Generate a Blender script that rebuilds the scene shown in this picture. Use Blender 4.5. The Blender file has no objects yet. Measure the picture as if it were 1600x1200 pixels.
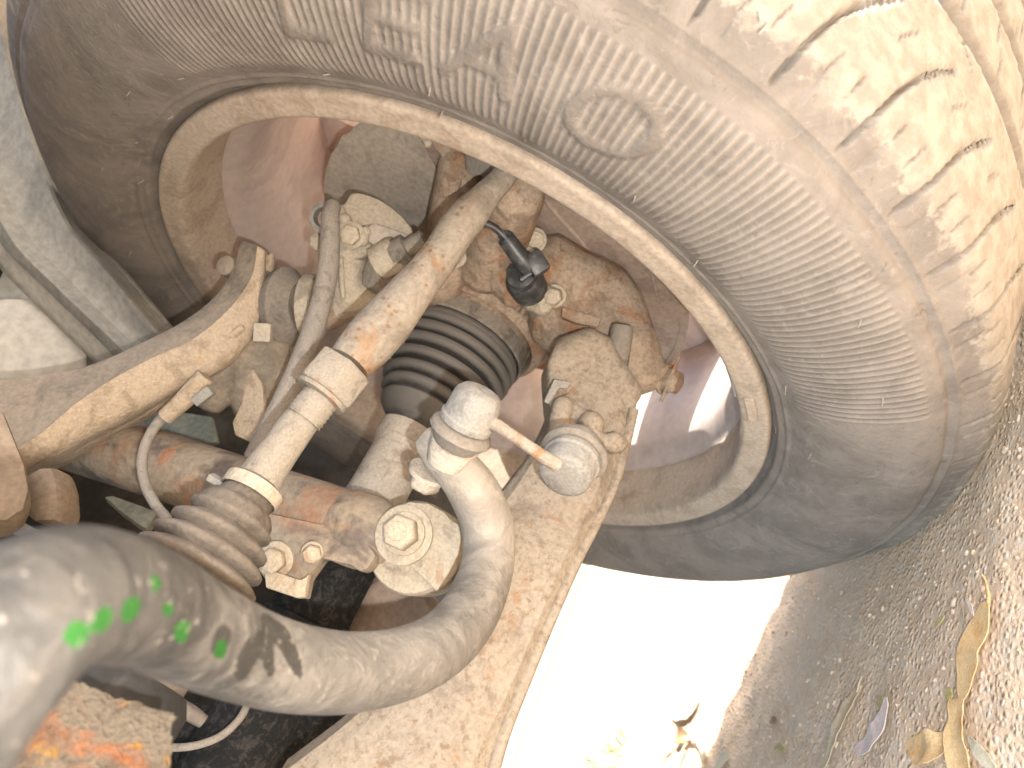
import bpy, bmesh, math, random
import numpy as np
from mathutils import Vector, Matrix
random.seed(7); np.random.seed(7)
scene = bpy.context.scene
COL = scene.collection

# ------------------------------------------------------------------ camera
# world: x outboard, y along the car (away from the photographer), z up; wheel centre at (0, 0, .33)
FPX = 1150.0                                   # focal length in pixels of a 1600 px wide frame
CAM_R = np.array([[0.3903045, 0.7941262, -0.4658604],
                  [-0.0155, -0.5003, -0.8657],
                  [-0.9206, 0.3452, -0.1824]])
_q = Matrix(CAM_R.tolist()).to_quaternion().normalized(); CAM_R = np.array(_q.to_matrix())
CAM_L = np.array([-0.24000734, -0.44832673, 0.18735423])
cam_d = bpy.data.cameras.new('camera'); cam = bpy.data.objects.new('camera', cam_d); COL.objects.link(cam)
cam.matrix_world = Matrix.Translation(CAM_L.tolist()) @ _q.to_matrix().to_4x4()
cam_d.sensor_width = 36; cam_d.lens = 36 * FPX / 1600
cam_d.clip_start = 0.01; cam_d.clip_end = 3000
cam_d.dof.use_dof = True; cam_d.dof.focus_distance = 0.355; cam_d.dof.aperture_fstop = 12.0
scene.camera = cam

# ------------------------------------------------------------------ sky, sun, flash, exposure
SUN_TO = Vector((0.74, -0.36, 0.53)).normalized()          # towards the sun
world = bpy.data.worlds.new('World'); scene.world = world; world.use_nodes = True
wn = world.node_tree; bg = wn.nodes['Background']
sky = wn.nodes.new('ShaderNodeTexSky'); sky.sky_type = 'NISHITA'; sky.sun_disc = False; sky.dust_density = 2.0
sky.sun_elevation = math.asin(SUN_TO.z); sky.sun_rotation = math.atan2(SUN_TO.x, SUN_TO.y)
wn.links.new(sky.outputs[0], bg.inputs[0]); bg.inputs[1].default_value = 0.15
sun_d = bpy.data.lights.new('sun', 'SUN'); sun_d.energy = 2.8; sun_d.angle = math.radians(0.5); sun_d.color = (1.0, 0.95, 0.88)
sun = bpy.data.objects.new('sun', sun_d); COL.objects.link(sun)
sun.rotation_euler = (-SUN_TO).to_track_quat('-Z', 'Y').to_euler()
# the lit lamp of the phone that took the picture: its hard, slightly shifted shadows show behind every part
fl_d = bpy.data.lights.new('phone_lamp', 'POINT'); fl_d.energy = 1.20; fl_d.shadow_soft_size = 0.0022; fl_d.color = (1.0, 0.98, 0.945)
fl = bpy.data.objects.new('phone_lamp', fl_d); COL.objects.link(fl)
fl.location = (CAM_L + CAM_R @ np.array([0.019, -0.019, 0.004])).tolist()
scene.view_settings.view_transform = 'Standard'; scene.view_settings.look = 'None'
scene.view_settings.gamma = 1.0; scene.view_settings.exposure = 2.55
scene.render.engine = 'CYCLES'
scene.cycles.max_bounces = 4; scene.cycles.diffuse_bounces = 3; scene.cycles.glossy_bounces = 2; scene.cycles.caustics_reflective = False; scene.cycles.caustics_refractive = False
scene.render.resolution_x = 1024; scene.render.resolution_y = 768

# ------------------------------------------------------------------ helpers: points
def P(px, py, d):
    return CAM_L + CAM_R @ (np.array([(px - 800) / FPX, (600 - py) / FPX, -1.0]) * d)
def RAY(px, py):
    return CAM_R @ np.array([(px - 800) / FPX, (600 - py) / FPX, -1.0])
def on_plane(px, py, p0, nrm):
    v = RAY(px, py); t = np.dot(np.asarray(p0) - CAM_L, nrm) / np.dot(v, nrm)
    return CAM_L + v * t
def ground_pt(px, py, z=0.0):
    v = RAY(px, py); return CAM_L + v * ((z - CAM_L[2]) / v[2])
def unit(v):
    v = np.asarray(v, float); return v / (np.linalg.norm(v) + 1e-12)
RIGHT, UPV, BACK = CAM_R[:, 0], CAM_R[:, 1], CAM_R[:, 2]    # image axes as world directions; BACK points to the viewer
def idir(dx, dy, tow=0.0):                                  # image direction (dx right, dy down, tow towards viewer)
    return unit(RIGHT * dx - UPV * dy + BACK * tow)

# ------------------------------------------------------------------ helpers: objects
def link_obj(o, parent=None):
    COL.objects.link(o)
    if parent is not None: o.parent = parent
    return o
BASE = {}
def thing(name, label, cat, base, group=None):
    o = bpy.data.objects.new(name, None); COL.objects.link(o)
    o.location = tuple(base); o.empty_display_size = 0.02
    o['label'] = label; o['category'] = cat
    if group: o['group'] = group
    BASE[o.name] = np.array(base, float)
    return o
def abs_base(o):
    b = np.zeros(3)
    while o is not None:
        b = b + np.array(o.location); o = o.parent
    return b
def make_mesh(name, V, F, mat, smooth=40):
    V = np.asarray(V, float)
    me = bpy.data.meshes.new(name)
    me.from_pydata(V.tolist(), [], [tuple(f) for f in F])
    me.materials.append(mat)
    bm = bmesh.new(); bm.from_mesh(me); bmesh.ops.recalc_face_normals(bm, faces=bm.faces); bm.to_mesh(me); bm.free()
    if smooth:
        me.polygons.foreach_set('use_smooth', [True] * len(me.polygons))
        me.set_sharp_from_angle(angle=math.radians(smooth))
    me.update()
    return me
def part(name, VF, mat, parent=None, smooth=40, label=None):
    V, F = VF
    b = abs_base(parent) if parent is not None else np.zeros(3)
    me = make_mesh(name, np.asarray(V) - b, F, mat, smooth)
    o = link_obj(bpy.data.objects.new(name, me), parent)
    if label: o['label'] = label
    return o
def tagged(o, label, cat=None, group=None, kind=None):
    o['label'] = label
    if cat: o['category'] = cat
    if group: o['group'] = group
    if kind: o['kind'] = kind
    return o
def join(*vfs):
    V, F, n = [], [], 0
    for v, f in vfs:
        v = np.asarray(v); V.append(v); F += [tuple(i + n for i in q) for q in f]; n += len(v)
    return np.concatenate(V), F

# ------------------------------------------------------------------ helpers: shapes
def catmull(pts, n):
    p = np.asarray(pts, float); m = len(p); out = []
    for i in range(m - 1):
        a, b, c, d = p[max(i - 1, 0)], p[i], p[i + 1], p[min(i + 2, m - 1)]
        for k in range(n):
            t = k / n
            out.append(0.5 * ((2 * b) + (-a + c) * t + (2 * a - 5 * b + 4 * c - d) * t * t + (-a + 3 * b - 3 * c + d) * t ** 3))
    out.append(p[-1]); return np.array(out)
def frames(C, ref=None):
    T = np.gradient(C, axis=0); T = np.array([unit(t) for t in T])
    r = np.array(ref if ref is not None else ([0, 0, 1] if abs(T[0][2]) < .9 else [1, 0, 0]), float)
    U = unit(r - T[0] * np.dot(r, T[0])); Us = []
    for t in T:
        U = unit(U - t * np.dot(U, t)); Us.append(U)
    Us = np.array(Us); return T, Us, np.cross(T, Us)
def sweep(C, R, seg=24, flat=None, ref=None, wob=0.0, cap=True, round_cap=False):
    C = np.asarray(C, float); R = np.asarray(R, float)
    if round_cap:                                           # dome both ends
        t0 = unit(C[0] - C[1]); t1 = unit(C[-1] - C[-2])
        a = [C[0] + t0 * R[0] * .6, C[0] + t0 * R[0] * .45]; ra = [R[0] * .35, R[0] * .75]
        b = [C[-1] + t1 * R[-1] * .45, C[-1] + t1 * R[-1] * .6]; rb = [R[-1] * .75, R[-1] * .35]
        C = np.concatenate([a, C, b]); R = np.concatenate([ra, R, rb])
        if flat is not None: flat = np.concatenate([[flat[0]] * 2, flat, [flat[-1]] * 2])
    T, U, W = frames(C, ref)
    V = []
    for i in range(len(C)):
        k = 1.0 if flat is None else flat[i]
        for j in range(seg):
            a = 2 * math.pi * j / seg
            w = 1 + wob * (math.sin(3 * a + i * .9) * .5 + math.sin(i * .37 + 2 * a))
            V.append(C[i] + (U[i] * math.cos(a) * k + W[i] * math.sin(a)) * R[i] * w)
    F = []
    for i in range(len(C) - 1):
        for j in range(seg):
            F.append((i * seg + j, i * seg + (j + 1) % seg, (i + 1) * seg + (j + 1) % seg, (i + 1) * seg + j))
    if cap:
        F.append(tuple(range(seg - 1, -1, -1))); F.append(tuple(range((len(C) - 1) * seg, len(C) * seg)))
    return np.array(V), F
def tube_px(L, n=6, **k):
    """list of (px, py, depth, half width px) -> swept tube of that width at that depth"""
    A = np.array([list(P(a[0], a[1], a[2])) + [a[3] * a[2] / FPX] for a in L])
    A = catmull(A, n); return sweep(A[:, :3], A[:, 3], **k)
def lathe(prof, org, axis, seg=32, ref=None, closed=False, hexa=None):
    """prof: list of (along axis, radius)"""
    ax = unit(axis); r = np.array(ref if ref is not None else ([0, 0, 1] if abs(ax[2]) < .9 else [1, 0, 0]), float)
    U = unit(r - ax * np.dot(r, ax)); W = np.cross(ax, U); V = []
    for (a, rad) in prof:
        for j in range(seg):
            t = 2 * math.pi * j / seg
            V.append(np.asarray(org) + ax * a + (U * math.cos(t) + W * math.sin(t)) * rad)
    F = []
    m = len(prof)
    for i in range(m - 1 + (1 if closed else 0)):
        i2 = (i + 1) % m
        for j in range(seg):
            F.append((i * seg + j, i * seg + (j + 1) % seg, i2 * seg + (j + 1) % seg, i2 * seg + j))
    if not closed:
        F.append(tuple(range(seg - 1, -1, -1))); F.append(tuple(range((m - 1) * seg, m * seg)))
    return np.array(V), F
def bevel_vf(V, F, w, segs=2, ang=25):
    bm = bmesh.new(); vs = [bm.verts.new(v) for v in V]
    for f in F:
        try: bm.faces.new([vs[i] for i in f])
        except ValueError: pass
    bmesh.ops.recalc_face_normals(bm, faces=bm.faces)
    es = [e for e in bm.edges if len(e.link_faces) == 2 and e.calc_face_angle(0) > math.radians(ang)]
    bmesh.ops.bevel(bm, geom=es, offset=w, segments=segs, profile=.6, affect='EDGES', clamp_overlap=True)
    bm.verts.index_update()
    V2 = np.array([v.co[:] for v in bm.verts]); F2 = [tuple(v.index for v in f.verts) for f in bm.faces]
    bm.free(); return V2, F2
def plate_pts(pts, nrm, th, bev=0.0015):
    """closed outline of world points, extruded by th along nrm"""
    pts = np.asarray(pts); n = len(pts); nrm = unit(nrm)
    V = np.concatenate([pts, pts + nrm * th])
    F = [tuple(range(n)), tuple(range(2 * n - 1, n - 1, -1))] + [(i, (i + 1) % n, n + (i + 1) % n, n + i) for i in range(n)]
    return bevel_vf(V, F, bev) if bev else (V, F)
def plate_px(outline, three, th, bev=0.0015, smooth_n=0):
    """outline in pixels on the plane through three (px,py,depth) points, thickened away from the viewer"""
    a, b, c = [P(*t) for t in three]; nrm = unit(np.cross(b - a, c - a))
    if np.dot(nrm, BACK) > 0: nrm = -nrm
    o = [on_plane(x, y, a, nrm) for x, y in outline]
    if smooth_n: o = catmull(np.array(o + [o[0]]), smooth_n)[:-1]
    return plate_pts(o, nrm, th, bev)
def box(c, ax, ay, az, bev=0.001):
    c = np.asarray(c); V = [c + sx * np.asarray(ax) + sy * np.asarray(ay) + sz * np.asarray(az) for sx in (-1, 1) for sy in (-1, 1) for sz in (-1, 1)]
    F = [(0, 1, 3, 2), (4, 6, 7, 5), (0, 4, 5, 1), (2, 3, 7, 6), (0, 2, 6, 4), (1, 5, 7, 3)]
    return bevel_vf(V, F, bev) if bev else (np.array(V), F)
def hexhead(org, axis, r, h, ref=None, washer=1.25):
    ax = unit(axis)
    w = lathe([(-h * .05, r * washer), (h * .18, r * washer), (h * .22, r * washer * .96)], org, ax, 28)
    hx = lathe([(h * .2, r * .98), (h * .85, r * .98), (h, r * .84)], org, ax, 6, ref)
    hx = bevel_vf(*hx, r * .06, 1)
    dm = lathe([(h * .95, r * .55), (h * 1.06, r * .5), (h * 1.08, r * .2)], org, ax, 20)
    return join(w, hx, dm)
def sphere(c, r, seg=16, sc=(1, 1, 1), axes=None):
    A = np.eye(3) if axes is None else np.array(axes)
    V, F = [], []
    for i in range(seg // 2 + 1):
        ph = math.pi * i / (seg // 2)
        for j in range(seg):
            t = 2 * math.pi * j / seg
            d = np.array([math.sin(ph) * math.cos(t) * sc[0], math.sin(ph) * math.sin(t) * sc[1], math.cos(ph) * sc[2]])
            V.append(np.asarray(c) + A.T @ d * r)
    for i in range(seg // 2):
        for j in range(seg):
            F.append((i * seg + j, i * seg + (j + 1) % seg, (i + 1) * seg + (j + 1) % seg, (i + 1) * seg + j))
    return np.array(V), F
def cast_body(vfs, vox=0.0016, it=6, lump=0.0):
    """join closed shapes into one cast surface (voxel union, smoothed)"""
    V, F = join(*vfs)
    me = bpy.data.meshes.new('tmp'); me.from_pydata(V.tolist(), [], F)
    bm = bmesh.new(); bm.from_mesh(me); bmesh.ops.remove_doubles(bm, verts=bm.verts, dist=1e-6)
    bmesh.ops.recalc_face_normals(bm, faces=bm.faces); bm.to_mesh(me); bm.free()
    o = bpy.data.objects.new('tmp', me); COL.objects.link(o)
    m = o.modifiers.new('r', 'REMESH'); m.mode = 'VOXEL'; m.voxel_size = vox
    s = o.modifiers.new('s', 'SMOOTH'); s.iterations = it; s.factor = .6
    dg = bpy.context.evaluated_depsgraph_get(); ev = bpy.data.meshes.new_from_object(o.evaluated_get(dg))
    V2 = np.zeros(len(ev.vertices) * 3); ev.vertices.foreach_get('co', V2); V2 = V2.reshape(-1, 3)
    F2 = [tuple(p.vertices) for p in ev.polygons]
    bpy.data.objects.remove(o); bpy.data.meshes.remove(me); bpy.data.meshes.remove(ev)
    if lump:
        q = V2 * 140
        V2 = V2 + lump * np.stack([np.sin(q[:, 1] + 2 * np.sin(q[:, 2] * .7)), np.sin(q[:, 2] * 1.1 + np.sin(q[:, 0])), np.sin(q[:, 0] * .9 + 1.5 * np.sin(q[:, 1]))], 1)
    return V2, F2

# ------------------------------------------------------------------ materials
def mat_new(name):
    m = bpy.data.materials.new(name); m.use_nodes = True
    nt = m.node_tree; b = nt.nodes['Principled BSDF']; return m, nt, b
class NB:
    def __init__(s, nt): s.nt = nt; s.tc = nt.nodes.new('ShaderNodeTexCoord')
    def n(s, t, **kw):
        x = s.nt.nodes.new(t)
        for k, v in kw.items(): setattr(x, k, v)
        return x
    def link(s, a, b): s.nt.links.new(a, b)
    def noise(s, scale, det=6, rough=.6, dist=0.0, vec=None):
        x = s.n('ShaderNodeTexNoise'); x.inputs['Scale'].default_value = scale; x.inputs['Detail'].default_value = det
        x.inputs['Roughness'].default_value = rough; x.inputs['Distortion'].default_value = dist
        s.link(vec or s.tc.outputs['Object'], x.inputs['Vector']); return x.outputs['Fac']
    def ramp(s, fac, lo, hi, a=0.0, b=1.0):
        x = s.n('ShaderNodeMapRange'); x.interpolation_type = 'SMOOTHSTEP'
        for i, v in zip(('From Min', 'From Max', 'To Min', 'To Max'), (lo, hi, a, b)): x.inputs[i].default_value = v
        s.link(fac, x.inputs['Value']); return x.outputs['Result']
    def mix(s, fac, a, b):
        x = s.n('ShaderNodeMix', data_type='RGBA')
        if isinstance(fac, (int, float)): x.inputs['Factor'].default_value = fac
        else: s.link(fac, x.inputs['Factor'])
        for k, v in (('A', a), ('B', b)):
            i = [q for q in x.inputs if q.name == k and q.type == 'RGBA'][0]
            if isinstance(v, tuple): i.default_value = (*v, 1)
            else: s.link(v, i)
        return [q for q in x.outputs if q.type == 'RGBA'][0]
    def mul(s, a, b):
        x = s.n('ShaderNodeMath', operation='MULTIPLY')
        for i, v in enumerate((a, b)):
            if isinstance(v, (int, float)): x.inputs[i].default_value = v
            else: s.link(v, x.inputs[i])
        return x.outputs[0]
    def add(s, a, b):
        x = s.n('ShaderNodeMath', operation='ADD')
        for i, v in enumerate((a, b)):
            if isinstance(v, (int, float)): x.inputs[i].default_value = v
            else: s.link(v, x.inputs[i])
        return x.outputs[0]
    def bump(s, h, dist, strength=1.0):
        x = s.n('ShaderNodeBump'); x.inputs['Distance'].default_value = dist; x.inputs['Strength'].default_value = strength
        s.link(h, x.inputs['Height']); return x.outputs[0]
def dusty(name, base, dust, rust=None, dust_amt=.55, rust_amt=.3, rust2=None, spots=None, s=55., rough=.85, metal=0.0, bump=.0006, spec=.3, seed=0.0, fine=.25):
    m, nt, b = mat_new(name); k = NB(nt)
    mp = k.n('ShaderNodeMapping'); mp.inputs['Location'].default_value = (seed, seed * 1.7, seed * .6)
    k.link(k.tc.outputs['Object'], mp.inputs[0]); vec = mp.outputs[0]
    n1 = k.noise(s, 4, .65, .6, vec); n2 = k.noise(s * .45, 4, .6, 1.2, vec); n3 = k.noise(s * 9, 2, .6, 0, vec); n4 = k.noise(s * 2.6, 4, .7, .0, vec)
    c = k.mix(k.ramp(n1, .62 - dust_amt * .5, .78 - dust_amt * .5), base, dust)
    if rust:
        rm = k.mul(k.ramp(n2, .66 - rust_amt * .35, .80 - rust_amt * .35), k.ramp(n4, .25, .7, .35, 1.0))
        c = k.mix(rm, c, rust)
    if rust2:
        n5 = k.noise(s * .8, 3, .6, 2.0, vec)
        c = k.mix(k.ramp(n5, .60, .70, 0, .85), c, rust2)
    if spots:
        col, sc, th = spots
        if th < 0:
            vo = k.n('ShaderNodeTexVoronoi'); vo.inputs['Scale'].default_value = sc; k.link(vec, vo.inputs['Vector'])
            sp = k.n('ShaderNodeSeparateColor'); k.link(vo.outputs['Color'], sp.inputs[0])
            c = k.mix(k.mul(k.ramp(k.add(vo.outputs['Distance'], k.mul(n3, .35)), .36, .52, .85, 0), k.mul(k.ramp(sp.outputs[0], .25, .45), k.ramp(n2, .38, .52))), c, col)
        else:
            n6 = k.noise(sc, 4, .7, 0, vec); c = k.mix(k.mul(k.ramp(n6, th, th + .16, 0, .75), k.ramp(n2, .3, .6, .3, 1)), c, col)
    dk = k.mix(k.ramp(n3, .25, .75), tuple(x * (1 - fine) for x in (1, 1, 1)), (1.0, 1.0, 1.0))
    mm = k.n('ShaderNodeMix', data_type='RGBA', blend_type='MULTIPLY'); mm.inputs['Factor'].default_value = 1
    ia = [q for q in mm.inputs if q.type == 'RGBA']; k.link(c, ia[0]); k.link(dk, ia[1])
    c = [q for q in mm.outputs if q.type == 'RGBA'][0]
    k.link(c, b.inputs['Base Color'])
    b.inputs['Metallic'].default_value = metal; b.inputs['Specular IOR Level'].default_value = spec
    k.link(k.ramp(n4, .2, .8, rough - .12, min(1, rough + .1)), b.inputs['Roughness'])
    h = k.add(k.mul(n4, .7), k.mul(n3, .35)); k.link(k.bump(h, bump * 2.2), b.inputs['Normal'])
    return m

DUST = (0.40, 0.33, 0.255); DUST_L = (0.52, 0.455, 0.37); GREY = (0.20, 0.185, 0.165); RUST = (0.32, 0.15, 0.062); RUST_D = (0.20, 0.095, 0.05); ORANGE = (0.48, 0.17, 0.06)
M = {}
M['tierod'] = dusty('dusty_rusted_forging', (0.245, 0.207, 0.162), (0.315, 0.272, 0.218), (0.29, 0.165, 0.085), .5, .52, spots=((0.22, 0.13, 0.07), 240, -1), s=40, seed=1)
M['steel'] = dusty('dusty_steel', (0.36, 0.31, 0.25), DUST_L, RUST, .6, .12, s=60, seed=2)
M['nut'] = dusty('dusty_nut', (0.245, 0.212, 0.17), (0.32, 0.283, 0.23), RUST, .65, .10, s=90, seed=3)
M['arm'] = dusty('dusty_pressed_arm', (0.235, 0.193, 0.15), (0.335, 0.282, 0.22), (0.29, 0.165, 0.09), .6, .22, rust2=(0.30, 0.19, 0.11), s=45, seed=4, spots=((0.20, 0.14, 0.09), 260, .50))
M['upper'] = dusty('dusty_upper_arm', (0.195, 0.165, 0.13), (0.28, 0.235, 0.182), (0.40, 0.25, 0.08), .55, .10, s=38, seed=5)
M['upper2'] = dusty('mud_caked_arm_web', (0.34, 0.27, 0.19), (0.46, 0.37, 0.27), (0.50, 0.33, 0.08), .55, .16, s=70, seed=5.5, bump=.0012)
M['knuckle'] = dusty('rusty_casting', (0.25, 0.185, 0.135), (0.37, 0.29, 0.215), (0.31, 0.165, 0.085), .5, .46, spots=((0.17, 0.115, 0.075), 200, .52), s=48, seed=6, bump=.0008)
M['shield'] = dusty('rusty_shield_sheet', (0.30, 0.225, 0.18), (0.38, 0.295, 0.235), RUST_D, .45, .25, s=30, seed=7, bump=.0003)
M['shield_grey'] = dusty('grey_dusty_sheet', (0.37, 0.32, 0.265), (0.47, 0.41, 0.34), (0.36, 0.22, 0.15), .5, .28, s=30, seed=8, bump=.0003)
M['bracket'] = dusty('dusty_bracket', (0.33, 0.285, 0.225), (0.46, 0.40, 0.31), ORANGE, .6, .16, s=60, seed=9)
M['shock'] = dusty('rust_patched_tube', (0.17, 0.14, 0.115), (0.33, 0.27, 0.20), (0.36, 0.205, 0.12), .52, .36, rust2=(0.40, 0.21, 0.125), s=34, seed=10.7)
M['washer'] = dusty('dusty_washer', (0.35, 0.29, 0.22), (0.48, 0.41, 0.31), RUST, .6, .25, s=70, seed=11)
M['link'] = dusty('pale_zinc_housing', (0.22, 0.208, 0.187), (0.295, 0.28, 0.25), None, .5, 0, s=80, seed=12, bump=.0004)
M['linkrod'] = dusty('rusted_pale_rod', (0.29, 0.25, 0.20), (0.35, 0.305, 0.25), (0.30, 0.165, 0.075), .5, .34, s=90, seed=13)
M['rubber'] = dusty('black_rubber', (0.055, 0.052, 0.049), (0.115, 0.105, 0.094), None, .42, 0, s=50, rough=.6, seed=14, bump=.0002, spec=.4)
M['rubber_dust'] = dusty('dusty_rubber', (0.14, 0.125, 0.105), (0.24, 0.21, 0.175), None, .55, 0, s=50, seed=15, bump=.0004)
M['rackboot'] = dusty('mud_dusted_rubber_boot', (0.12, 0.10, 0.082), (0.175, 0.148, 0.12), None, .55, 0, s=45, seed=16, bump=.0004)
M['hose'] = dusty('dusty_hose', (0.23, 0.205, 0.175), (0.32, 0.285, 0.24), None, .6, 0, s=120, seed=17, bump=.0005)
M['plastic'] = dusty('black_connector_plastic', (0.035, 0.036, 0.038), (0.10, 0.10, 0.098), None, .25, 0, s=90, rough=.45, seed=18, bump=.0001, spec=.5)
M['black'] = dusty('black_textured_paint', (0.012, 0.012, 0.012), (0.05, 0.045, 0.04), None, .28, 0, s=220, rough=.75, seed=19, bump=.0006)
M['under'] = dusty('dark_underbody_paint', (0.030, 0.029, 0.028), (0.06, 0.055, 0.048), None, .3, 0, s=20, rough=.8, seed=20, bump=.0003)
M['rail'] = dusty('grey_dusted_body_rail', (0.29, 0.277, 0.243), (0.36, 0.34, 0.293), None, .5, 0, s=20, seed=21, bump=.0004, spec=.08, rough=.95)
M['panel'] = dusty('grey_dusted_panel', (0.52, 0.485, 0.42), (0.60, 0.555, 0.47), None, .5, 0, s=14, seed=22, bump=.0002)
M['block'] = dusty('brown_dusted_mount', (0.25, 0.20, 0.15), (0.33, 0.265, 0.20), RUST_D, .5, .15, s=30, seed=23)
M['corroded'] = dusty('flaking_corroded_plate', (0.095, 0.072, 0.05), (0.15, 0.12, 0.088), (0.26, 0.095, 0.038), .5, .40, rust2=(0.27, 0.14, 0.03), s=80, seed=24, bump=.002)
M['body_paint'] = dusty('silver_car_paint', (0.45, 0.45, 0.45), (0.42, 0.41, 0.39), None, .3, 0, s=6, rough=.35, seed=25, bump=.00005, spec=.5)
M['rim'] = dusty('dusty_alloy_barrel', (0.38, 0.315, 0.285), (0.45, 0.375, 0.335), (0.35, 0.28, 0.25), .5, .12, s=18, seed=26, bump=.0001, fine=.1, rough=.6)
M['lip'] = dusty('mud_dusted_rim_lip', (0.345, 0.28, 0.215), (0.42, 0.345, 0.27), (0.29, 0.215, 0.165), .5, .18, s=42, seed=27, bump=.00015)
M['weight'] = dusty('grey_lead_weight', (0.36, 0.35, 0.32), (0.42, 0.40, 0.36), None, .5, 0, s=60, seed=28, bump=.0003)
M['greenish'] = dusty('grey_green_metal', (0.16, 0.17, 0.14), (0.24, 0.24, 0.19), None, .5, 0, s=40, seed=29)
M['orange_rust'] = dusty('orange_rusted_iron', (0.30, 0.12, 0.06), (0.36, 0.17, 0.10), RUST, .5, .3, s=60, seed=30)
M['chrome'] = dusty('bright_worn_steel', (0.55, 0.54, 0.52), (0.5, 0.48, 0.44), None, .4, 0, s=60, seed=31, rough=.35, metal=.6, bump=.0001)
for nm, c1, c2 in (('leaf_tan', (0.78, 0.47, 0.20), (0.86, 0.58, 0.29)), ('leaf_pink', (0.86, 0.66, 0.57), (0.88, 0.72, 0.63)), ('leaf_grey', (0.62, 0.47, 0.29), (0.70, 0.55, 0.36)),
                   ('leaf_pale', (0.58, 0.50, 0.34), (0.66, 0.58, 0.42)), ('leaf_brown', (0.32, 0.17, 0.08), (0.42, 0.25, 0.13)), ('leaf_yellow', (0.50, 0.40, 0.14), (0.56, 0.46, 0.20)), ('leaf_green', (0.12, 0.17, 0.08), (0.17, 0.21, 0.11))):
    M[nm] = dusty('dry_' + nm, c1, c2, None, .5, 0, s=90, seed=len(nm), bump=.0003)

# stabiliser bar: black paint toned darker at the near end to offset the close lamp, mud dust towards the wheel end, washed-off streaks and green paint dabs
def bar_material():
    m, nt, b = mat_new('black_painted_bar_with_mud'); k = NB(nt)
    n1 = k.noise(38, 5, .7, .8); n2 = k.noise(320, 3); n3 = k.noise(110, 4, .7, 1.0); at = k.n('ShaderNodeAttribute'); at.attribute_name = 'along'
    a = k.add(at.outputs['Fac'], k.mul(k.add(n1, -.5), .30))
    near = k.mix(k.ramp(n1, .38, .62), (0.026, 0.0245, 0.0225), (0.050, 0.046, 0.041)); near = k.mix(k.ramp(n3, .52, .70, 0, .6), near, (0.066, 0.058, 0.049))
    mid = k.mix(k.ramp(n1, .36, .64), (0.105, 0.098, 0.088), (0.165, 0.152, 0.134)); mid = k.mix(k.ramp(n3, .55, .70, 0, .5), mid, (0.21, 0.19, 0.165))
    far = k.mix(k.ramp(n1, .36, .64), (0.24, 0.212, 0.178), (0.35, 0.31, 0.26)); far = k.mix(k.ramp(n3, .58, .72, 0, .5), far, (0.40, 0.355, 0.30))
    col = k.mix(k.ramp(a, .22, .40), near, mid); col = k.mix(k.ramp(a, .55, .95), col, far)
    at2 = k.n('ShaderNodeAttribute'); at2.attribute_name = 'streak'; col = k.mix(k.ramp(k.add(at2.outputs['Fac'], k.mul(k.add(n3, -.5), .5)), .35, .5, 0, .9), col, (0.024, 0.022, 0.019))
    at3 = k.n('ShaderNodeAttribute'); at3.attribute_name = 'green'; col = k.mix(k.ramp(k.add(at3.outputs['Fac'], k.mul(k.add(n3, -.5), .9)), .42, .62, 0, .95), col, (0.010, 0.070, 0.008))
    col = k.mix(k.ramp(n3, .715, .75, 0, .8), col, (0.36, 0.20, 0.11))
    col = k.mix(k.ramp(n2, .62, .70, 0, .35), col, (0.30, 0.27, 0.23))
    k.link(col, b.inputs['Base Color']); b.inputs['Roughness'].default_value = .62; b.inputs['Specular IOR Level'].default_value = .3
    k.link(k.bump(k.add(n3, k.mul(n2, .4)), .0012), b.inputs['Normal']); return m
M['bar'] = bar_material()
def boot_material():
    m, nt, b = mat_new('black_boot_with_dusty_crests'); k = NB(nt)
    n1 = k.noise(60, 4, .65, .5); n2 = k.noise(450, 2); at = k.n('ShaderNodeAttribute'); at.attribute_name = 'crest'
    f = k.ramp(k.add(at.outputs['Fac'], k.mul(k.add(n1, -.5), .5)), .35, .8)
    col = k.mix(f, (0.030, 0.028, 0.027), (0.135, 0.124, 0.110)); col = k.mix(k.ramp(n2, .6, .75, 0, .4), col, (0.10, 0.09, 0.08))
    k.link(col, b.inputs['Base Color']); b.inputs['Roughness'].default_value = .7; b.inputs['Specular IOR Level'].default_value = .35
    k.link(k.bump(k.add(n1, k.mul(n2, .3)), .0004), b.inputs['Normal']); return m
M['boot'] = boot_material()

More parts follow.
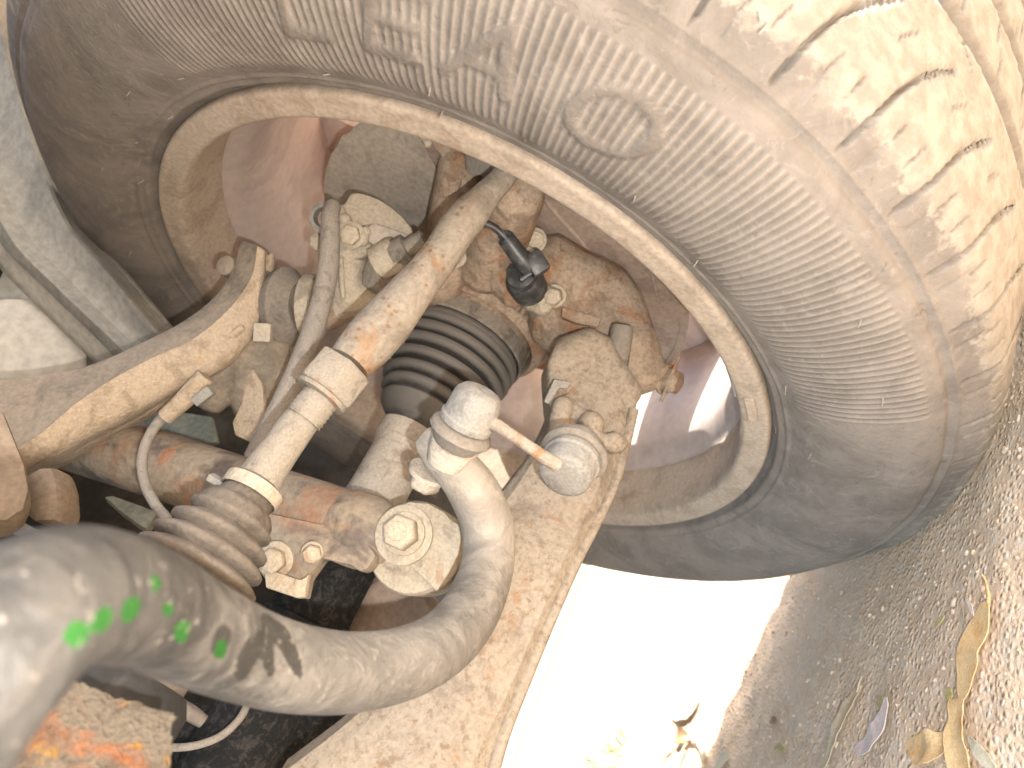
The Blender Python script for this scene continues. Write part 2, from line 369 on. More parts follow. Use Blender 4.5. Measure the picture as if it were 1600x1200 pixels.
def tyre_material():
    m, nt, b = mat_new('dusty_tyre_rubber'); k = NB(nt)
    n1 = k.noise(26, 4, .62, .8); n2 = k.noise(420, 2); n4 = k.noise(120, 3, .6, 0)
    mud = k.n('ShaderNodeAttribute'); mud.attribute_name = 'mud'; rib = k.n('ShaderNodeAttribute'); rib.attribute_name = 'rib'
    col = k.mix(k.ramp(n1, .32, .66), (0.140, 0.121, 0.103), (0.205, 0.178, 0.152))
    sc = k.noise(48, 5, .75, 2.5); col = k.mix(k.ramp(sc, .54, .66, 0, .55), col, (0.25, 0.22, 0.19)); col = k.mix(k.ramp(sc, .30, .42, .6, 0), col, (0.095, 0.083, 0.073))
    col = k.mix(k.ramp(n4, .60, .75, 0, .35), col, (0.125, 0.102, 0.085))
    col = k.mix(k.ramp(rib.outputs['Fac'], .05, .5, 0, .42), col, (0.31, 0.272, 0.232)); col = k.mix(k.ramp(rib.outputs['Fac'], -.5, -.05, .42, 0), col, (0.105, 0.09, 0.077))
    mf = k.ramp(k.add(mud.outputs['Fac'], k.mul(k.add(k.noise(75, 5, .7, 0), -.5), .9)), .42, .55)
    dust = k.mix(k.ramp(n4, .3, .7), (0.215, 0.187, 0.152), (0.295, 0.262, 0.217))
    col = k.mix(mf, col, dust)
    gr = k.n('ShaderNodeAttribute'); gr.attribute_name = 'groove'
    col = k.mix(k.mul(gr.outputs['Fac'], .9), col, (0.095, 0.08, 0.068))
    k.link(col, b.inputs['Base Color']); b.inputs['Roughness'].default_value = .85; b.inputs['Specular IOR Level'].default_value = .3
    k.link(k.bump(k.add(k.mul(n4, .8), k.mul(n2, .6)), .0008), b.inputs['Normal']); return m
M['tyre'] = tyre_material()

def ground_material():
    m, nt, b = mat_new('compacted_grit_ground'); k = NB(nt)
    n1 = k.noise(7, 4, .65, .6); n2 = k.noise(60, 5, .7); n3 = k.noise(420, 3, .65)
    vo = k.n('ShaderNodeTexVoronoi'); vo.inputs['Scale'].default_value = 260; k.link(k.tc.outputs['Object'], vo.inputs['Vector'])
    col = k.mix(k.ramp(n1, .3, .7), (0.66, 0.475, 0.315), (0.74, 0.55, 0.375))
    col = k.mix(k.ramp(n2, .35, .7), col, (0.78, 0.59, 0.41))
    col = k.mix(k.ramp(n3, .55, .75, 0, .5), col, (0.46, 0.345, 0.25))
    vc = k.n('ShaderNodeSeparateColor'); k.link(vo.outputs['Color'], vc.inputs[0])
    col = k.mix(k.ramp(vc.outputs[0], .80, .92, 0, .6), col, (0.74, 0.63, 0.51))
    k.link(col, b.inputs['Base Color']); b.inputs['Roughness'].default_value = .92; b.inputs['Specular IOR Level'].default_value = .25
    hv = k.ramp(vo.outputs['Distance'], 0, .6, 1, 0)
    k.link(k.bump(k.add(k.add(k.mul(n2, 1.2), k.mul(n3, .6)), k.mul(hv, .7)), .0013), b.inputs['Normal']); return m
M['ground'] = ground_material()
def stone_material():
    m, nt, b = mat_new('grit_stone'); k = NB(nt)
    n1 = k.noise(90, 2); n2 = k.noise(500, 2)
    col = k.mix(k.ramp(n1, .35, .65), (0.52, 0.39, 0.275), (0.68, 0.53, 0.385)); col = k.mix(k.ramp(n2, .5, .75, 0, .4), col, (0.42, 0.31, 0.22))
    k.link(col, b.inputs['Base Color']); b.inputs['Roughness'].default_value = .8; return m
M['stone'] = stone_material()

# ================================================================== THE SETTING
def vnoise(X, Y, sc, seed):
    rng = np.random.RandomState(seed); g = rng.rand(256, 256)
    x, y = X * sc, Y * sc; i, j = np.floor(x).astype(int), np.floor(y).astype(int); u, v = x - i, y - j
    u = u * u * (3 - 2 * u); v = v * v * (3 - 2 * v)
    G = lambda a, b: g[a % 256, b % 256]
    return (G(i, j) * (1 - u) + G(i + 1, j) * u) * (1 - v) + (G(i, j + 1) * (1 - u) + G(i + 1, j + 1) * u) * v
def ground_h(X, Y):
    h = (vnoise(X, Y, 6, 1) - .5) * .010 + (vnoise(X, Y, 25, 2) - .5) * .006 + (vnoise(X, Y, 90, 3) - .5) * .0022 + (vnoise(X, Y, 210, 4) - .5) * .0010
    fade = np.clip((1.3 - np.abs(Y - .35)) / .4, 0, 1) * np.clip((.75 - np.abs(X - .02)) / .25, 0, 1)
    under = np.exp(-((X - .1) ** 2 / .02 + Y ** 2 / .012))            # pressed flat below the tyre
    return h * fade * (1 - under) - .0005
gx = np.concatenate([[-600, -150, -40, -12, -4, -1.6, -.9], np.arange(-.7, .75, .0045), [1.0, 1.8, 4, 12, 40, 150, 600]])
gy = np.concatenate([[-600, -150, -40, -12, -4, -1.6, -.95], np.arange(-.9, 1.65, .0055), [1.9, 2.6, 4.5, 12, 40, 150, 600]])
GX, GY = np.meshgrid(gx, gy, indexing='ij'); GZ = ground_h(GX, GY)
nx, ny = GX.shape
idx = np.arange(nx * ny).reshape(nx, ny)
quads = np.stack([idx[:-1, :-1], idx[1:, :-1], idx[1:, 1:], idx[:-1, 1:]], -1).reshape(-1, 4)
def fast_mesh(name, V, Q, mat, smooth=True):
    me = bpy.data.meshes.new(name); V = np.asarray(V, np.float32); Q = np.asarray(Q, np.int32)
    k = Q.shape[1]
    me.vertices.add(len(V)); me.vertices.foreach_set('co', V.ravel())
    me.loops.add(Q.size); me.loops.foreach_set('vertex_index', Q.ravel())
    me.polygons.add(len(Q)); me.polygons.foreach_set('loop_start', np.arange(0, Q.size, k, dtype=np.int32))
    me.polygons.foreach_set('use_smooth', np.full(len(Q), smooth)); me.materials.append(mat)
    me.update(calc_edges=True); me.validate(); return me
def set_attr(me, name, vals):
    a = me.attributes.new(name, 'FLOAT', 'POINT'); a.data.foreach_set('value', np.asarray(vals, np.float32))
g = link_obj(bpy.data.objects.new('ground', fast_mesh('ground', np.stack([GX, GY, GZ], -1).reshape(-1, 3), quads, M['ground']))); g['kind'] = 'structure'

# loose grit pressed into the ground, one object because nobody could count it
def gravel():
    rng = np.random.RandomState(11); ico = bmesh.new(); bmesh.ops.create_icosphere(ico, subdivisions=2, radius=1.0)
    iv = np.array([v.co[:] for v in ico.verts]); ifc = np.array([[v.index for v in f.verts] for f in ico.faces]); ico.free()
    N = 9000; xs = rng.uniform(-.42, .5, N); ys = -.35 + 1.75 * rng.rand(N) ** 1.25
    keep = ~((np.abs(xs - .1) < .11) & (np.abs(ys) < .075)); xs, ys = xs[keep], ys[keep]; N = len(xs)
    r = .0006 + .0013 * rng.rand(N) ** 2.4 + .0016 * rng.rand(N) * (rng.rand(N) > .98)
    zs = ground_h(xs, ys)
    sc = rng.uniform(.6, 1.4, (N, 1, 3)); sc[:, :, 2] *= .6
    jit = 1 + .10 * rng.randn(N, len(iv), 1)
    ang = rng.rand(N) * 6.28; c, s = np.cos(ang)[:, None], np.sin(ang)[:, None]
    v = iv[None] * sc * jit * r[:, None, None]
    v = np.stack([v[..., 0] * c - v[..., 1] * s, v[..., 0] * s + v[..., 1] * c, v[..., 2]], -1)
    v = v + np.stack([xs, ys, zs + r * .15], -1)[:, None, :]
    Q = (ifc[None] + (np.arange(N) * len(iv))[:, None, None]).reshape(-1, 3)
    o = link_obj(bpy.data.objects.new('gravel', fast_mesh('gravel', v.reshape(-1, 3), Q, M['stone'], True)))
    o['kind'] = 'stuff'; o['label'] = 'small loose grit stones scattered over the dusty ground'; o['category'] = 'gravel'
gravel()

# ---------------------------------------------------------------- car body (unseen panels built and shaped to shade the wheel, plus the rail at the left edge)
body = thing('car_body', 'grey dusty inner wheel arch rail and unseen outer body of the parked car', 'wheel arch', (0.0, 0.0, 0.60))
def fender():
    xo = .285; R = .43; V, F = [], []
    n = 40
    ring = [(R * math.cos(math.radians(a)), .33 + R * math.sin(math.radians(a))) for a in np.linspace(-3, 168, n)]
    outer = []
    for (y, z) in ring:
        t = math.atan2(z - .33, y); k = 1 / max(abs(math.cos(t)) / 1.0, abs(math.sin(t)) / .62, .3)
        outer.append((np.clip(math.cos(t) * k, -.95, 1.9) if abs(math.cos(t)) > .4 else math.cos(t) * k, max(.31 if math.cos(t) > 0 else .42, .33 + math.sin(t) * k)))
    for th in (0, .03):
        for q in (ring, outer):
            for (y, z) in q: V.append((xo + th - max(0, z - .75) * .15, y, z))
    for i in range(n - 1):
        a, b, c, d = i, i + 1, n + i + 1, n + i
        F += [(a, b, c, d), (2 * n + a, 2 * n + d, 2 * n + c, 2 * n + b), (a, 2 * n + a, 2 * n + b, b), (d, c, 2 * n + c, 2 * n + d)]
    F += [(0, n, 3 * n, 2 * n), (n - 1, 3 * n - 1, 4 * n - 1, 2 * n - 1)]
    return np.array(V), F
part('fender', fender(), M['body_paint'], body)
part('front_sky_blocker', box((-.80, -.80, .52), (.68, 0, 0), (0, .06, 0), (0, 0, .22), .03), M['under'], body)  # added out of view to block sky light from the inboard front
part('sill', box((.22, 1.45, .43), (.085, 0, 0), (0, .95, 0), (0, 0, .09), .02), M['body_paint'], body)
part('bonnet', box((-.55, -.1, .97), (.60, 0, 0), (0, .85, 0), (0, 0, .012), .005), M['body_paint'], body)
part('floor_pan', box((-.72, 1.45, .40), (.84, 0, 0), (0, 1.0, 0), (0, 0, .02), .005), M['under'], body)
part('bulkhead', box((-.72, .56, .62), (.52, 0, 0), (0, .015, 0), (0, 0, .33), .005), M['under'], body)
part('inner_panel', box((-.34, -.02, .75), (.012, 0, 0), (0, .72, 0), (0, 0, .21), .004), M['under'], body)

def liner(d0, d1, r, x0, x1, th=.004, n=48):
    V, F = [], []
    for rr_ in (r, r + th):
        for x in (x0, x1):
            for a in np.linspace(d0, d1, n): V.append((x, rr_ * math.sin(math.radians(a)), .33 + rr_ * math.cos(math.radians(a)) * 1.04))
    for i in range(n - 1):
        F += [(i, i + 1, n + i + 1, n + i), (2 * n + i, 3 * n + i, 3 * n + i + 1, 2 * n + i + 1), (i, 2 * n + i, 2 * n + i + 1, i + 1), (n + i, n + i + 1, 3 * n + i + 1, 3 * n + i)]
    F += [(0, n, 3 * n, 2 * n), (n - 1, 3 * n - 1, 4 * n - 1, 2 * n - 1)]
    return np.array(V), F
part('arch_liner', liner(8, 97, .415, -.20, .275), M['under'], body)
part('rear_splash_panel', box((-.36, .46, .45), (.22, 0, 0), (0, .006, 0), (0, 0, .22), .003), M['under'], body)

# inner arch rail and panels on the left of the picture
def strip_px(rows, back=.012):
    """loft of pixel rows [(px,py,d), ...] with thickness away from the viewer"""
    n = len(rows[0]); V = [P(*q) for r in rows for q in r]; m = len(rows)
    V = V + [v - BACK * back for v in V]; off = n * m; F = []
    for i in range(m - 1):
        for j in range(n - 1):
            a, b, c, d = i * n + j, i * n + j + 1, (i + 1) * n + j + 1, (i + 1) * n + j
            F += [(a, b, c, d), (off + d, off + c, off + b, off + a)]
    rim = [j for j in range(n)] + [i * n + n - 1 for i in range(1, m)] + [(m - 1) * n + j for j in range(n - 2, -1, -1)] + [i * n for i in range(m - 2, 0, -1)]
    for a, b in zip(rim, rim[1:] + rim[:1]): F.append((b, a, off + a, off + b))
    return np.array(V), F
def smooth_rows(rows, nr=5, nc=4):
    A = np.array(rows, float); A = np.stack([catmull(A[:, j], nr) for j in range(A.shape[1])], 1)
    A = np.stack([catmull(A[i], nc) for i in range(A.shape[0])], 0); return [[tuple(q) for q in r] for r in A]
rail_rows = [[(-130, -120, 0.6199), (-105, -120, 0.6064), (-80, -118, 0.6154), (-55, -112, 0.6132), (-28, -120, 0.6019), (-22, -122, 0.6132)], [(-95, 60, 0.5922), (-70, 60, 0.581), (-48, 62, 0.59), (-20, 70, 0.5877), (5, 62, 0.5765), (10, 60, 0.5877)], [(-60, 240, 0.5672), (-38, 240, 0.556), (-10, 245, 0.565), (22, 240, 0.5627), (55, 235, 0.5515), (62, 232, 0.5627)], [(-5, 372, 0.5518), (14, 368, 0.5383), (40, 362, 0.5495), (75, 358, 0.5473), (104, 352, 0.536), (111, 350, 0.5473)], [(80, 460, 0.5368), (96, 456, 0.5233), (118, 448, 0.5345), (148, 440, 0.5323), (174, 434, 0.521), (180, 432, 0.5323)], [(170, 548, 0.5268), (186, 542, 0.5132), (204, 534, 0.5245), (226, 526, 0.5222), (244, 520, 0.511), (250, 518, 0.5222)], [(230, 615, 0.5218), (246, 606, 0.5082), (262, 596, 0.5195), (284, 588, 0.5172), (300, 580, 0.506), (306, 578, 0.5172)]]
part('arch_rail', strip_px(smooth_rows(rail_rows, 6, 2), .03), M['rail'], body, 22)
part('arch_flange', strip_px(smooth_rows([[(-140, 210, .60), (-64, 205, .575)], [(-75, 330, .585), (0, 372, .552)], [(0, 420, .57), (80, 452, .538)], [(90, 510, .56), (176, 548, .53)], [(180, 600, .55), (236, 612, .525)]], 5, 3), .02), M['panel'], body, 60)
part('inner_wing_panel', strip_px(smooth_rows([[(-160, 300, .68), (20, 360, .66), (120, 440, .63)], [(-160, 450, .66), (40, 470, .64), (150, 540, .60)], [(-160, 560, .64), (60, 560, .62), (200, 610, .58)], [(-160, 680, .62), (80, 640, .60), (260, 660, .57)]], 5, 4), .01), M['panel'], body, 60)
# spring seat bulge beside the upper arm
part('spring_seat', lathe([(0, .050), (.004, .052), (.008, .047), (.010, .030), (.012, .005)], P(20, 570, .565), idir(.25, -.25, 1), 40), M['panel'], body)

# ================================================================== THE WHEEL
wheel = thing('wheel', 'car wheel with dusty ribbed tyre and brown alloy barrel seen from inside', 'wheel', (0.10, 0.0, 0.0))
WC = np.array([0.0, 0.0, 0.33])
def theta_pt(x, r, deg):
    t = math.radians(deg); return np.array([x, r * math.sin(t), .33 + r * math.cos(t)])
# --- tyre: a dense surface of revolution with the relief raised or sunk in the mesh itself
def tyre_mesh():
    key = [(.012, .206), (.006, .214), (.0015, .2215), (-.003, .2255), (-.007, .2275), (-.0085, .2305), (-.0095, .2335), (-.0125, .238), (-.017, .247), (-.0195, .258), (-.0205, .270), (-.0195, .283),
           (-.017, .295), (-.013, .3035), (-.0085, .3085), (-.0055, .3115), (-.0035, .3145), (-.0005, .3190), (.0035, .3240), (.009, .3280), (.018, .3307), (.030, .3322), (.050, .3336), (.070, .3343), (.0805, .3346)]
    A = catmull(np.array(key), 6)
    half = [tuple(p) for p in A]
    gr = lambda a, b, d=.0065: [(a, .3346), (a + .0010, .3346 - d * .85), (a + .0022, .3346 - d), (b - .0022, .3346 - d), (b - .0010, .3346 - d * .85), (b, .3346)]
    mid = gr(.0835, .0985, .0115) + [(.105, .3348), (.118, .3348), (.130, .3348)] + gr(.1370, .1500, .0115) + [(.156, .3345), (.166, .3343)] + gr(.1800, .1890)
    out = [(.198, .3315), (.210, .3255), (.218, .3170), (.224, .303), (.2275, .285), (.2275, .265), (.224, .247), (.216, .232), (.208, .222), (.203, .212)]
    prof = np.array(half + mid + [tuple(p) for p in catmull(np.array(out), 3)])
    NA = 2160; K = len(prof)
    T = np.gradient(prof, axis=0); Nn = np.stack([-T[:, 1], T[:, 0]], 1); Nn /= np.linalg.norm(Nn, axis=1)[:, None]     # outward normal in (x, r)
    inside = prof.mean(0)
    if np.dot(Nn[40], prof[40] - inside) < 0: Nn = -Nn
    th = np.arange(NA) * 360.0 / NA - 180
    xx = prof[:, 0][:, None] * np.ones((1, NA)); rr = prof[:, 1][:, None] * np.ones((1, NA)); TH = np.ones((K, 1)) * th[None]
    D = np.zeros((K, NA)); groove = np.zeros((K, NA))
    side = (xx < .0) & (rr > .232) & (rr < .309)
    # thin steps that run round the sidewall
    for rc, w, h in ((.2335, .0014, .0011), (.3095, .0011, -.0012), (.3125, .0009, .0009), (.3035, .0012, -.0004)):
        D += np.where(xx < .004, h * np.exp(-((rr - rc) / w) ** 2), 0)
    # raised letters L E A O and a ring, out of strokes in (u, v): u along the writing, v outwards
    def seg_d(u, v, a, b):
        a = np.array(a); b = np.array(b); d = b - a; L2 = d @ d
        t = np.clip(((u - a[0]) * d[0] + (v - a[1]) * d[1]) / L2, 0, 1); return np.hypot(u - a[0] - t * d[0], v - a[1] - t * d[1])
    def ell_d(u, v, c, rx, ry):
        q = np.hypot((u - c[0]) / rx, (v - c[1]) / ry); return np.abs(q - 1) * min(rx, ry) * 1.1
    letters = np.full((K, NA), 1.0); sh = .22
    def put(deg, strokes):
        u = -(TH - deg) * math.pi / 180 * .271; v = rr - .2590
        for s_ in strokes:
            near = side & (np.abs(u) < .06)
            d = np.full((K, NA), 1.0)
            uu = u - sh * v
            d[near] = (seg_d(uu[near], v[near], s_[1], s_[2]) - s_[3]) if s_[0] == 's' else (ell_d(uu[near], v[near], s_[1], s_[2], s_[3]) - s_[4])
            np.minimum(letters, d, out=letters)
    w = .0029; H = .0335
    put(-80.5, [('s', (-.004, w), (-.004, H - w), w), ('s', (-.004, w), (.016, w), w)])
    put(-88.8, [('s', (-.004, w), (-.004, H - w), w), ('s', (-.004, w), (.017, w), w), ('s', (-.004, H / 2), (.014, H / 2), w), ('s', (-.004, H - w), (.017, H - w), w)])
    put(-98.0, [('s', (-.014, w), (.003, H - w), w), ('s', (.003, H - w), (.013, w), w), ('s', (-.008, H * .36), (.010, H * .36), w * .85)])
    put(-109.0, [('e', (0, H / 2), .0155, H / 2 - w, w)])
    put(-116.4, [('e', (0, H - .004), .0045, .0045, .0007)])
    # remains of a second line of marks low on the sidewall
    for dg, r0 in ((176, .286), (170, .290), (164, .292), (158, .286), (150, .292), (144, .290)):
        put2 = side & (np.abs(TH - dg) < 2.2) & (np.abs(rr - r0) < .006)
        D[put2] += .0005 * ((np.abs(TH - dg) < 1.6) & (np.abs(rr - r0) > .003))[put2]
    lm = np.clip(-letters / .0007, 0, 1)
    # radial hatching between the letters
    zone = (TH < -60) & (TH > -152)
    zin = np.where(zone, .241, .262)
    zout = np.where(zone, .3025, .300)
    env = np.clip((rr - zin) / .002, 0, 1) * np.clip((zout - rr) / .0015, 0, 1) * np.where(zone, 1, np.where((TH > 100) & (TH < 175), .6, np.where((TH > 20) & (TH < 80), .6, 0)))
    ribs = .5 + .5 * np.cos(TH / (360.0 / 432) * 2 * math.pi)
    D += np.where(side, env * (1 - lm) * (.00075 * ribs - .00038) + lm * .0013, 0)
    # plain pads and corner dots under the shoulder blocks
    blk = (TH * 1.0 / 6.4286) % 1.0
    pad = (xx < .01) & (rr > .3155) & (rr < .3265)
    D += np.where(pad, -.0010 * np.clip(1 - np.abs(blk - .5) / .05, 0, 1), 0)
    # cross grooves of the shoulder rib, slightly curved, and hairline sipes
    def sipe(deg0, x0, x1, slope, halfdeg, depth, n=56):
        nonlocal D, groove
        c = TH - deg0 - slope * (xx - .01) - 26 * slope * (xx - .01) ** 2
        q = (c + 180 / n) % (360.0 / n) - 180 / n
        fx = np.clip((xx - x0) / .006, 0, 1) * np.clip((x1 - xx) / .006, 0, 1)
        hw = halfdeg * np.clip(.35 + fx, 0, 1)
        m = (np.abs(q) < hw) & (xx > x0) & (xx < x1) & (rr > .31)
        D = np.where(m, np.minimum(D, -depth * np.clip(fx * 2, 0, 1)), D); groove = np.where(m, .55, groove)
    sipe(-123.7, -.004, .064, -40, .20, .0045)
    sipe(-121.4, .004, .016, -40, .10, .0016); sipe(-119.3, .004, .016, -40, .10, .0016)
    sipe(-120.3, .040, .056, -40, .10, .0016)
    sipe(-122.0, .0985, .112, 60, .20, .004); sipe(-124.5, .122, .137, 60, .20, .004); sipe(-121.0, .150, .168, 60, .20, .004); sipe(-123.0, .190, .212, 40, .35, .004)
    sipe(-121.5, .0735, .084, 60, .16, .002)
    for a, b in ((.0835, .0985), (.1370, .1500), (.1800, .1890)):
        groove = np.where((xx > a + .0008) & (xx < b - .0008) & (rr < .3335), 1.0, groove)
    # lumps of dried mud on the tread, light unevenness everywhere
    mudlump = (vnoise(TH * 1.6, xx * 330, 1.0, 21) - .5).clip(0) * .0012
    rng = np.random.RandomState(5)
    X = xx + Nn[:, 0][:, None] * D; Rr = rr + Nn[:, 1][:, None] * D + np.where(xx > .006, mudlump * (1 - groove), 0) + (vnoise(TH * .18, xx * 40, 1.0, 31) - .5) * .0009
    tr = np.radians(TH); Yv = Rr * np.sin(tr); Zv = .33 + Rr * np.cos(tr)
    low = np.clip(.012 - Zv, 0, None); Zv = np.maximum(Zv, .0006 + .0006 * vnoise(TH * 2, xx * 300, 1.0, 77))
    X = X - low * .35 * (xx < .09)
    V = np.stack([X, Yv, Zv], -1).reshape(-1, 3)
    idx = np.arange(K * NA).reshape(K, NA); nxt = np.roll(idx, -1, 1)
    Q = np.stack([idx[:-1], nxt[:-1], nxt[1:], idx[1:]], -1).reshape(-1, 4)
    mud = np.clip((xx + .012) / .030, 0, 1) * (rr > .315) * .95
    mud = np.where((xx <= .0), np.clip((rr - .300) / .022, 0, 1) * .42, mud)
    V = V - np.array([.10, 0, 0])
    me = fast_mesh('tyre', V, Q[:, ::-1], M['tyre'])
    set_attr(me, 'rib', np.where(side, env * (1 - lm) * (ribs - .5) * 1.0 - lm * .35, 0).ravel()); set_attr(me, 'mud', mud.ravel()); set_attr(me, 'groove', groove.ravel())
    return me, prof
tm, TPROF = tyre_mesh()
tyre = link_obj(bpy.data.objects.new('tyre', tm), wheel)
# rubber hairs left by the mould
hair_V, hair_F = lathe([(0, .00042), (.003, .00034), (.006, .00020)], (0, 0, 0), (0, 0, 1), 6)
hair_me = make_mesh('vent_hair', hair_V, hair_F, M['hose'])
def side_x(r):
    s = TPROF[:95]; o = np.argsort(s[:, 1]); return np.interp(r, s[o, 1], s[o, 0])
def side_hit(px, py):
    v = RAY(px, py); x = -.015
    for _ in range(12):
        w = CAM_L + v * ((x - CAM_L[0]) / v[0]); r = math.hypot(w[1], w[2] - .33); x = float(side_x(r))
    return w
for (hx, hy) in ((203, 143), (287, 122), (217, 222), (161, 262), (270, 182), (225, 282), (206, 392), (515, 116), (430, 131), (672, 136), (692, 173), (820, 216), (963, 326), (993, 306), (1090, 407), (1150, 512),
                 (1228, 602), (1212, 668), (1232, 725), (1268, 708), (1380, 620), (1345, 500), (1200, 40), (1187, 22)):
    w = side_hit(hx, hy); h = bpy.data.objects.new('vent_hair', hair_me); link_obj(h, tyre)
    h.location = (w - np.array([.10, 0, 0])).tolist()
    d = Vector((-1, random.uniform(-.5, .5), random.uniform(-.5, .5))); h.rotation_euler = d.to_track_quat('Z', 'Y').to_euler(); h.scale = (1, 1, random.uniform(.5, .9))
# --- rim
rim_prof = [(.010, .2195), (.004, .2215), (-.002, .2222), (-.0045, .2212), (-.0052, .2185), (-.0050, .2120), (-.0035, .2075), (.000, .2055), (.006, .2048), (.020, .2045), (.034, .2040), (.040, .2025), (.046, .1980), (.054, .1935), (.064, .1915),
            (.090, .1905), (.135, .1925), (.160, .1955), (.176, .2010), (.196, .2030), (.203, .2100), (.205, .2190), (.199, .2190), (.190, .2070), (.160, .2010), (.130, .1960), (.070, .1950), (.052, .1990), (.040, .2065), (.022, .2075), (.010, .2110), (.006, .2160)]
rim = part('rim', lathe([(a, r) for a, r in catmull(np.array(rim_prof + rim_prof[:1]), 3)[:-1]], WC, (1, 0, 0), 160, closed=True), M['rim'], wheel, 50)
# mud-dusted lip as the visible inner edge of the rim, a hair proud of the barrel
lip_prof = [(.0045, .2218), (-.002, .2227), (-.0055, .2216), (-.0061, .2192), (-.0058, .2165), (-.0056, .2135), (-.0054, .2100), (-.0044, .2068), (-.0005, .2047), (.0060, .2040), (.020, .2037), (.0335, .2032), (.0375, .2028), (.0375, .2036), (.0335, .2044), (.009, .2060), (.002, .2090), (-.001, .2150), (-.001, .2200)]
part('rim_lip', lathe(catmull(np.array(lip_prof + lip_prof[:1]), 3)[:-1], WC, (1, 0, 0), 160, closed=True), M['lip'], rim, 50)
def spoke(deg):
    rows = []
    for (r, hw, x0, x1) in ((.045, .030, .150, .178), (.080, .032, .155, .184), (.130, .040, .160, .190), (.175, .052, .164, .194), (.1965, .068, .163, .196)):
        t = math.radians(deg); er = np.array([0, math.sin(t), math.cos(t)]); et = np.array([0, math.cos(t), -math.sin(t)])
        for (s, x) in ((-1, x1 - .006), (-.6, x1), (.6, x1), (1, x1 - .006), (.85, x0), (-.85, x0)): rows.append(WC + er * r + et * hw * s + np.array([x, 0, 0]))
    F = []
    for i in range(4):
        for j in range(6): F.append((i * 6 + j, i * 6 + (j + 1) % 6, (i + 1) * 6 + (j + 1) % 6, (i + 1) * 6 + j))
    F += [tuple(range(5, -1, -1)), tuple(range(24, 30))]
    return bevel_vf(rows, F, .003)
for k in range(5): part('spoke', spoke(6 + 72 * k), M['rim'], rim)
part('wheel_centre', lathe([(.145, .030), (.145, .062), (.160, .066), (.180, .060), (.184, .035), (.186, .002)], WC, (1, 0, 0), 48), M['rim'], rim)
def lip_patch(d0, d1, x0, x1, r, th):
    V = []
    A = np.linspace(d0, d1, 12)
    for rr_ in (r, r - th):
        for x in (x0, x1):
            for a in A: V.append(theta_pt(x, rr_, a))
    n = 12; F = []
    for i in range(n - 1):
        F += [(i, i + 1, n + i + 1, n + i), (2 * n + i, 3 * n + i, 3 * n + i + 1, 2 * n + i + 1), (i, 2 * n + i, 2 * n + i + 1, i + 1), (n + i, n + i + 1, 3 * n + i + 1, 3 * n + i)]
    F += [(0, n, 3 * n, 2 * n), (n - 1, 3 * n - 1, 4 * n - 1, 2 * n - 1)]
    return bevel_vf(V, F, .0008, 1)
part('balance_weight', lip_patch(-150, -158, .004, .030, .2040, .0035), M['weight'], rim, label='grey stick-on balance weight on the rim lip')
part('clip_weight', lip_patch(-153.5, -159.5, -.0075, -.002, .2165, .006), M['lip'], rim)

# ================================================================== HUB, KNUCKLE, BRAKE
XA = np.array([1.0, 0, 0])
def disc_sector(x, th, r0, r1, d0, d1, wavy=0.0, seed=0, n=140):
    rng = np.random.RandomState(seed); A = np.linspace(d0, d1, n); V, F = [], []
    ro = r1 + np.convolve((rng.rand(n + 8) - .5), np.ones(9) / 5, 'valid') * wavy
    for xx in (x, x + th):
        for rr_ in (np.full(n, r0), ro):
            for a, r in zip(A, rr_): V.append(theta_pt(xx, r, a))
    for i in range(n - 1):
        F += [(i, i + 1, n + i + 1, n + i), (2 * n + i, 3 * n + i, 3 * n + i + 1, 2 * n + i + 1), (i, 2 * n + i, 2 * n + i + 1, i + 1), (n + i, n + i + 1, 3 * n + i + 1, 3 * n + i)]
    F += [(0, n, 3 * n, 2 * n), (n - 1, 3 * n - 1, 4 * n - 1, 2 * n - 1)]
    return np.array(V), F
disc = thing('brake_disc', 'rusty brake disc edge behind the dust shield inside the wheel', 'brake disc', (.105, 0, .33))
part('friction_ring', lathe([(.098, .085), (.098, .139), (.100, .141), (.118, .141), (.120, .139), (.120, .085)], WC, XA, 96), M['orange_rust'], disc)
part('disc_hat', lathe([(.098, .086), (.135, .083), (.148, .080), (.148, .02)], WC, XA, 60), M['orange_rust'], disc)
shield = thing('brake_dust_shield', 'large brown and grey sheet metal dust shield behind the hub', 'dust shield', (.082, 0, .33))
part('shield_plate', disc_sector(.082, .0015, .045, .1475, -206, -66, .002, 3), M['shield'], shield)
part('shield_plate', disc_sector(.0855, .0015, .040, .1480, -68, 6, .002, 5), M['shield_grey'], shield, label='grey dusty left half of the shield')
part('shield_flange', disc_sector(.0800, .0022, .1445, .1500, -200, -150, .001, 6), M['shield'], shield)
# folded creases pressed into the shield
def crease(pts, x, r=.0018):
    C = catmull(np.array([on_plane(px, py, (x, 0, 0), XA) for px, py in pts]), 8); return sweep(C, np.full(len(C), r), 8, flat=None)
part('shield_rib', crease([(835, 285), (862, 325), (900, 368), (930, 405), (955, 440), (950, 470)], .0815, .0016), M['shield'], shield)
part('shield_rib', crease([(985, 370), (1010, 405), (1022, 440), (1028, 470)], .0815, .0013), M['shield'], shield)

